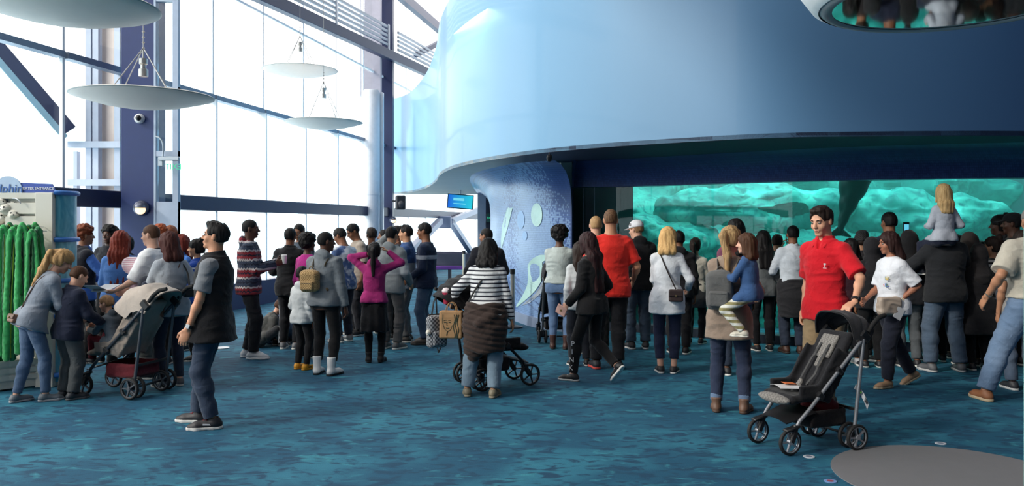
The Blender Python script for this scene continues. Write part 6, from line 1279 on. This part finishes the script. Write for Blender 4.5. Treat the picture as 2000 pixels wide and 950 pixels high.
J = person('woman with a blond bob in an untucked white shirt and navy trousers', 1303, 448, v=729, rz=-10, head=(-30, 4, 0), sex='f', w=1.0, hair='bob', hc=(196, 150, 96), hc2=(226, 190, 130), hlen=-.02, sk='light', layers=[dict(k='shirt', c=(214, 218, 224), t0=-.2, e=.022, flare=.01)], legs=dict(k='slim', c=(32, 38, 62), e=.008, end=.12), shoes=dict(c=(30, 30, 34), sole=(220, 218, 214)), lh=(-.1, .34, 1.0), rh=(.26, .2, 1.02), lf=(-.08, 0, 0), rf=(.08, 0, 0), group=G3)
shoulder_bag(J, 'small dark brown crossbody bag on the white shirt', (50, 34, 32), (.1, -.19, .03), (.085, .03, .075), sh=-1)
person('person in a black hooded coat right of the blond bob', 1326, 455, Y=10.5, rz=-12, hair='short', hc='black', sk='brown', layers=[HD((26, 26, 30))], legs=PT((28, 28, 32)), group=G3)
J = person('young woman with a dark ponytail and cream sweater, jacket tied at the waist', 1358, 470, v=672, rz=-25, sex='f', hair='pony', hc='dark', hlen=.12, sk='olive', layers=[LS((206, 200, 186), e=.026)], legs=PT((26, 26, 32), e=.008), shoes=dict(c=(30, 30, 34), sole=(190, 190, 190)), lh=(-.1, .3, 1.1), rh=(.1, .3, 1.1), group=G3)
waist_jacket(J, (64, 66, 70), length=.3, label='dark grey jacket tied around the waist')
J = person('person with dark braided hair behind the tan cardigan', 1437, 432, Y=9.0, rz=-5, sex='f', hair='long', hc='black', hlen=.1, sk='brown', layers=[LS((110, 62, 84))], legs=JN((40, 54, 76)), group=G3)
J = person('woman in a long taupe cardigan and cuffed dark jeans carrying a small child', 1424, 447, v=806, rz=-22, head=(-25, 6, 0), sex='f', w=1.02, hair='pony', hc='sand', hc2=(206, 172, 120), hlen=.26, sk='light', layers=[LS((142, 124, 110), t0=-.22, e=.02, flare=.01)], legs=JN((30, 44, 74), e=.008, cuff=(96, 116, 144), end=.1), shoes=dict(c=(104, 76, 60), sole=(70, 52, 42), boot=.05), lf=(-.12, .0, 0), rf=(.14, .03, 0), lh=(-.02, .3, 1.1), rh=(.24, .34, 1.08), rpole=(.6, -.8, -.6), curl=(.5, .6))
backpack(J, 'grey backpack worn by the woman in the taupe cardigan', (92, 92, 92), (.12, .07, .17), (-.06, -.2, .24))
J = person('small child in a denim jacket and striped leggings carried on the hip', 1466, 470, Y=6.98, H=.98, rz=48, base=.55, sex='f', head=(25, 0, 0), lean=5, hair='long', hc='brown', hlen=.02, sk='light', layers=[JK((54, 84, 128), e=.026)], legs=PT((140, 132, 92), pat='stripes', c2=(214, 214, 206), kw=dict(p=.05, w=.5), e=.01), shoes=dict(c=(196, 190, 176), sole=(216, 212, 200)), lf=(-.2, .02, .28), rf=(.18, .34, .4), kpole=((-.6, 1, 0), (.6, 1, 0)), lh=(-.16, .42, 1.2), rh=(.1, .35, 1.3), lpole=(-.5, -.2, -1), curl=(.3, .5))
person('woman with long black hair and a grey top right of the carried child', 1491, 455, v=686, rz=4, sex='f', hair='long', hc='black', hlen=.24, sk='olive', layers=[LS((100, 104, 106))], legs=PT((24, 24, 28), e=.008), group=G3)
J = person('person holding a phone up in both hands before the tank', 1518, 462, Y=11.0, rz=-20, hair='short', hc='dark', sk='tan', layers=[JK((44, 56, 62))], legs=PT((30, 34, 40)), lh=(.06, .32, 1.56), rh=(.18, .32, 1.58), lpole=(-1, 0, -.5), rpole=(1, 0, -.6), ldir=(0.1, 0, 1), rdir=(-.1, 0, 1), curl=(.9, .9), group=G3)
phone(J, 1, 'black phone raised before the tank left of the red polo', (40, 150, 150))
J = person('man in a white shirt with a dark jacket tied around his waist', 1549, 444, v=690, rz=-4, hair='short', hc='black', sk='brown', layers=[dict(k='shirt', c=(196, 204, 214), t0=-.04, e=.024)], legs=JN((36, 48, 70), e=.018), shoes=dict(c=(70, 44, 34), sole=(60, 50, 44)), lh=(-.2, .32, 1.1), rh=(.2, .32, 1.12), group=G3)
waist_jacket(J, (40, 40, 44), length=.42, label='dark jacket tied around the waist')
# --- man in the red polo with the stroller
stroller('empty black stroller with silver frame and grey seat pad in the foreground', (2.2, 6.13, 0), 111, seat=(28, 28, 32), frame=(142, 144, 150), canopy=(80, 140), ccol=(40, 40, 45), crad=.3, cpz=.72, sc=.97, wr_=.1, pad=(132, 128, 124), basket=(30, 26, 28))
r = empty('red_bag', (2.33, 6.2, .21), R(111), 'dark red bundle lying in the basket of the foreground stroller', 'bag'); Vv = Vol(); Vv.u(ell((0, 0, .07), (.12, .14, .09))); Vv.u(ell((.03, .05, .1), (.07, .07, .08)), .03); Vv.build('cloth', fabric((96, 20, 28)), r, .009, folds(.014))
mb = MB(); mb.tube(bez((-.06, 0, .14), (-.05, 0, .22), (.05, 0, .22), (.06, 0, .14), 10), .007, 6); mb.build('handle', plain('redweb', (70, 16, 22), .8), r)
r = empty('leaflet', (2.05, 6.09, .445), R(100), 'orange and white leaflet lying on the stroller seat', 'leaflet'); mb = grid_mesh(lambda u_, v_: ((u_-.5)*.16, (v_-.5)*.2, .012*math.sin(u_*PI)+.01*v_), 6, 6, .002); mb.build('sheet', plain('leafwhite', (214, 214, 216), .5), r)
mb = MB(); mb.box((.02, -.02, .026), (.07, .09, .004), M=Matrix.Rotation(R(5), 3, 'X')); mb.build('picture', plain('leaforange', (206, 110, 60), .5), r)
c = at(1682, 775, 6.05); r = empty('luggage_tag', c, 0, 'white paper luggage tag looped on the rear leg of the foreground stroller', 'tag'); mb = grid_mesh(lambda u_, v_: (-.05+.09*u_+.012*v_, .0+.01*math.sin(u_*5), .055-.12*u_*u_-.03*u_+.035*v_), 8, 3, .002); mb.build('paper', plain('tagpaper', (206, 208, 212), .6), r)
mb = MB(); 
for k_ in range(4): mb.bar((.018+.006*k_, -.012, -.035-.008*k_), (.028+.006*k_, -.012, -.005-.008*k_), .002, .003)
mb.build('printing', plain('tagink', (30, 30, 34), .6), r); mb = MB(); mb.box((-.012, -.006, .03), (.022, .003, .012)); mb.build('green_sticker', plain('taggreen', (110, 200, 70), .6), r)
J = person('man in a red polo shirt and khaki trousers walking with the foreground stroller', 1612, 402, Y=7.02, H=1.81, rz=128, head=(-2, 14, 0), w=.9, hair='quiff', hc='dark', sk=(208, 158, 130), face=True, layers=[dict(k='polo', c=(198, 22, 36), e=.026, t0=-.1, sl=.85, es=.018)], legs=PT((150, 128, 98), e=.018), shoes=dict(c=(90, 84, 78), sole=(200, 196, 190)), lh=(-.39, .235, 1.0), rh=(.2, .0, .88), lpole=(-.8, -1, -.2), lpalm=(0, 0, -1), ldir=(.1, .9, -.35), curl=(.8, .5), lf=(-.1, .18, 0), rf=(.1, -.2, .04), fpitch=(0, 18))
watch(J, -1, (24, 24, 28), (30, 30, 36))
P_ = J; s_ = J['s']; c = pt(J, -.085, .149, .35)
mb = MB(); Mp = Matrix(mat3(J).tolist())
mb.box(c+_v((0, .0, .014)), (.02, .006, .004), M=Mp); mb.box(c, (.006, .006, .026), M=Mp); mb.box(c+_v((-.008, 0, .008)), (.004, .006, .012), M=Mp); mb.box(c+_v((.008, 0, .008)), (.004, .006, .012), M=Mp); mb.box(c-_v((0, 0, .024)), (.03, .006, .004), M=Mp); mb.build('chest_emblem', plain('white_print', (214, 214, 216), .7), J['root'])
# --- right group
person('person in a grey knitted beanie just right of the red polo', 1683, 458, Y=10.3, rz=0, hair='beanie', hc=(84, 82, 82), hc2=(60, 58, 58), sk='tan', layers=[JK((40, 38, 42))], legs=PT(), group=G3)
J = person('person with long black hair and a dark maroon jacket near the beanie', 1662, 472, Y=9.7, rz=10, sex='f', hair='long', hc='black', hlen=.2, sk='brown', layers=[JK((52, 26, 36))], legs=PT((26, 28, 34)), shoes=dict(c=(190, 190, 194)), group=G3)
person('woman in a black coat between the beanie and the tall man', 1703, 470, Y=9.5, rz=-4, sex='f', hair='hijab', hc=(30, 30, 34), sk='brown', layers=[JK((26, 26, 30))], legs=PT(), group=G3)
person('tall man in a dark navy shirt with short black hair', 1738, 418, Y=9.8, rz=8, hair='short', hc='black', sk='brown', w=1.08, layers=[LS((30, 38, 60), e=.028)], legs=PT((30, 36, 54)), group=G3)
person('woman with a black headscarf behind the walking woman', 1776, 455, Y=9.55, rz=0, sex='f', hair='hijab', hc=(22, 22, 25), sk='brown', layers=[JK((30, 32, 38))], legs=JN((84, 90, 96)), shoes=dict(c=(40, 40, 44)), group=G3)
J = person('woman in a white printed T-shirt and dark trousers walking left', 1742, 458, v=755, rz=102, sex='f', w=1.14, hair='bob', hc=(40, 22, 20), hlen=-.02, sk=(160, 108, 84), face=True, head=(-14, 6, 0), layers=[TEE((220, 224, 232), e=.026, sl=.9, t0=-.08)], legs=PT((26, 30, 44), e=.018), shoes=dict(c=(166, 134, 104), sole=(190, 170, 140)), lf=(-.08, .12, 0), rf=(.06, -.3, .05), fpitch=(0, 30), lh=(-.16, .02, 1.0), rh=(.06, .3, 1.0), curl=(.8, .6))
for tx, cl, x_, z_ in (('o', (236, 150, 60), -.03, .33), ('r', (90, 150, 200), .01, .33), ('e', (230, 200, 70), .05, .33), ('o', (220, 90, 90), -.03, .25), ('s', (90, 170, 120), .01, .25), ('t.', (90, 110, 200), .05, .25)):
    p_ = pt(J, -.085-x_*.8, .142-x_*-.35, z_); text(tx, 'lettering', .075, plain('ink%d' % cl[0], cl, .7), J['root'], tuple(p_), (PI/2, 0, PI+R(44)), ext=.004)
r = attach(J, 'handbag', 'pale grey handbag and white paper held by the walking woman', 'bag'); c = J['hand'][-1][0]+_v((-.05, .09, -.0)); Vv = Vol(); Vv.u(rbox(c, (.05, .12, .085), None, .03)); Vv.build('bag_body', plain('paleleather', (176, 160, 146), .5), r, .007, folds(.01)); mb = MB(); mb.box(c+_v((-.05, -.08, -.07)), (.004, .09, .12), M=Matrix.Rotation(R(30), 3, 'X')); mb.build('paper_slip', plain('paper', (214, 216, 220), .6), r)
watch(J, -1, (180, 150, 90), (200, 180, 130))
J = person('person behind the father holding a lit phone high to film', 1826, 462, Y=9.9, rz=2, hair='short', hc='black', sk='brown', layers=[JK((36, 36, 42))], legs=PT(), lh=(-.26, .22, 1.7), ldir=(-.05, 0, 1), lpalm=(0, -1, 0), lpole=(-.6, .2, -1), curl=(.7, .5), group=G3)
W_, D, N, Sd = J['hand'][-1]; r = attach(J, 'phone', 'phone with a glowing blue screen held above the crowd', 'phone'); c = _v(W_)+_v((-.04, -.02, .06)); mb = MB(); mb.box(c, (.078, .01, .15), bev=.003); mb.build('case', plain('phone_black', (16, 16, 20), .3), r); mb = MB(); mb.box(c+_v((0, -.006, 0)), (.06, .002, .1)); mb.build('screen', plain('scr', (90, 190, 220), .2, emit=(100, 200, 230), es=.9), r)
J = person('father in a black short-sleeved shirt and blue jeans carrying a girl on his shoulders', 1846, 470, v=726, H=1.72, rz=3, w=1.14, hair='short', hc='dark', sk='tan', head=(0, 20, 0), layers=[dict(k='shirt', c=(36, 38, 42), e=.034, t0=-.12, sl=1.05)], legs=JN((62, 86, 112), e=.026), shoes=dict(c=(90, 92, 96), sole=(180, 180, 180)), lh=(-.13, .26, 1.32), rh=(.13, .26, 1.32), lpole=(-1, 0, -.8), rpole=(1, 0, -.8), lf=(-.17, 0, 0), rf=(.17, -.02, 0), group=G3)
J = person('blond girl in a pale grey top sitting high on her father\'s shoulders', 1843, 368, Y=9.1, H=1.18, rz=3, base=.88, sex='f', hair='long', hc=(176, 140, 92), hc2=(224, 192, 140), hlen=.12, sk='pale', layers=[LS((176, 182, 194), e=.026, t0=-.04)], legs=PT((30, 36, 56), e=.014), shoes=dict(c=(60, 60, 70)), lf=(-.13, .42, .3), rf=(.13, .42, .3), lh=(-.14, .26, 1.12), rh=(.2, .2, 1.1), head=(-6, 0, 0))
person('person in a taupe headscarf right of the father', 1894, 459, Y=9.6, rz=0, sex='f', hair='hijab', hc=(66, 60, 58), sk='tan', w=1.1, layers=[JK((34, 32, 34), t0=-.3, flare=.03)], legs=PT(), group=G3)
person('person all in black with a dark scarf between father and taupe scarf', 1868, 464, Y=10.15, rz=0, sex='f', hair='hijab', hc=(24, 24, 28), layers=[JK((24, 24, 28))], legs=PT(), group=G3)
J = person('person with a raised hand behind the taupe headscarf', 1916, 476, Y=10.1, rz=0, hair='short', hc='black', sk='dark', layers=[JK((34, 36, 40))], legs=PT(), lh=(-.1, .2, 1.6), rh=(.1, .25, 1.2), group=G3)
J = person('person in a black coat with a grey jacket over the arm', 1912, 484, Y=9.3, rz=-6, sex='f', w=1.1, hair='hijab', hc=(38, 36, 38), layers=[JK((24, 24, 28), t0=-.4, flare=.02)], legs=PT(), rh=(.16, .24, 1.05), group=G3)
r = attach(J, 'folded_jacket', 'grey jacket hanging over the arm beside the striped girl', 'jacket'); a = (J['el'][1]+J['wr'][1])/2; Vv = Vol(); Vv.u(cone(J['el'][1], J['wr'][1], .06, .055), .02); Vv.u(rbox(a+_v((.03, -.03, -.2)), (.06, .09, .2), None, .05), .04); Vv.build('cloth', fabric((96, 100, 108)), r, .009, folds(.016))
person('girl in a black and white striped top at the right of the crowd', 1942, 468, Y=9.5, rz=15, sex='f', hair='bun', hc='dark', sk='tan', head=(40, 0, 0), face=True, layers=[LS((206, 206, 206), pat='stripes', c2=(28, 28, 32), kw=dict(p=.05, w=.45))], legs=PT((34, 36, 44)), shoes=dict(c=(120, 122, 126)), group=G3)
person('person with dreadlocks tied up, looking to the tank at the right', 1956, 424, Y=9.9, rz=20, hair='bun', hc='black', sk='dark', head=(30, 0, 0), layers=[JK((60, 62, 66))], legs=PT(), group=G3)
J = person('man in a black cap at the far right of the crowd', 1981, 420, Y=9.6, rz=25, hair='short', hc='black', sk='dark', head=(30, 0, 0), w=1.1, layers=[TEE((60, 62, 66))], legs=PT(), group=G3)
hp_, q_ = J['hp'], J['q']; HM_ = np.stack([J['hX'], J['hF'], J['hU']], 1); Vv = Vol(); Vv.u(ell(hp_(0, -.012, .05), _v((.088, .108, .082))*q_, HM_)); Vv.cutout(rbox(hp_(0, 0, -.08), _v((.14, .2, .11))*q_, HM_), .005); Vv.u(cone(hp_(0, .075, .032), hp_(0, .135, .02), .062*q_, .055*q_, (J['hU'], .14)), .012); Vv.build('baseball_cap', fabric((24, 24, 28)), J['root'], .008)
person('person in grey sneakers behind the man at the right border', 1996, 455, v=762, rz=-10, hair='short', hc='dark', sk='tan', layers=[TEE((150, 150, 150))], legs=JN((70, 92, 120)), shoes=dict(c=(50, 52, 58), sole=(224, 224, 224)))
J = person('man in a cream T-shirt and light blue jeans walking at the right border', 2018, 400, v=787, H=1.84, rz=-6, w=1.12, hair='short', hc='grey', sk='tan', layers=[TEE((196, 190, 176), e=.03, t0=.04, sl=.85, es=.032)], legs=JN((88, 124, 164), e=.026, belt=(84, 48, 38)), shoes=dict(c=(150, 98, 66), sole=(190, 170, 140)), lf=(-.38, .05, 0), rf=(.12, -.1, 0), lh=(-.36, .06, .93), rh=(.3, .1, .9), curl=(.35, .4))
mb = MB(); c = pt(J, -.03, -.155, .33); Mp = Matrix(mat3(J).tolist())
for k_, (cl, dx, dz, sx_, sz_) in enumerate((((126, 164, 184), -.02, .06, .13, .07), ((120, 136, 84), -.01, -.04, .12, .09), ((170, 176, 130), .01, -.0, .1, .03))):
    mb = MB(); mb.box(c+_v((dx, -.003*k_, dz)), (sx_, .01, sz_), M=Mp, bev=.004); mb.build('back_print', plain('bp%d' % cl[0], cl, .8), J['root'])
e_, w_ = J['el'][-1], J['wr'][-1]; d_ = nrm(w_-e_); mb = MB(); mb.tube([w_-d_*.04, w_-d_*.028], .034, 16); mb.build('bracelet', plain('silverb', (190, 186, 170), .3, .8), J['root'])
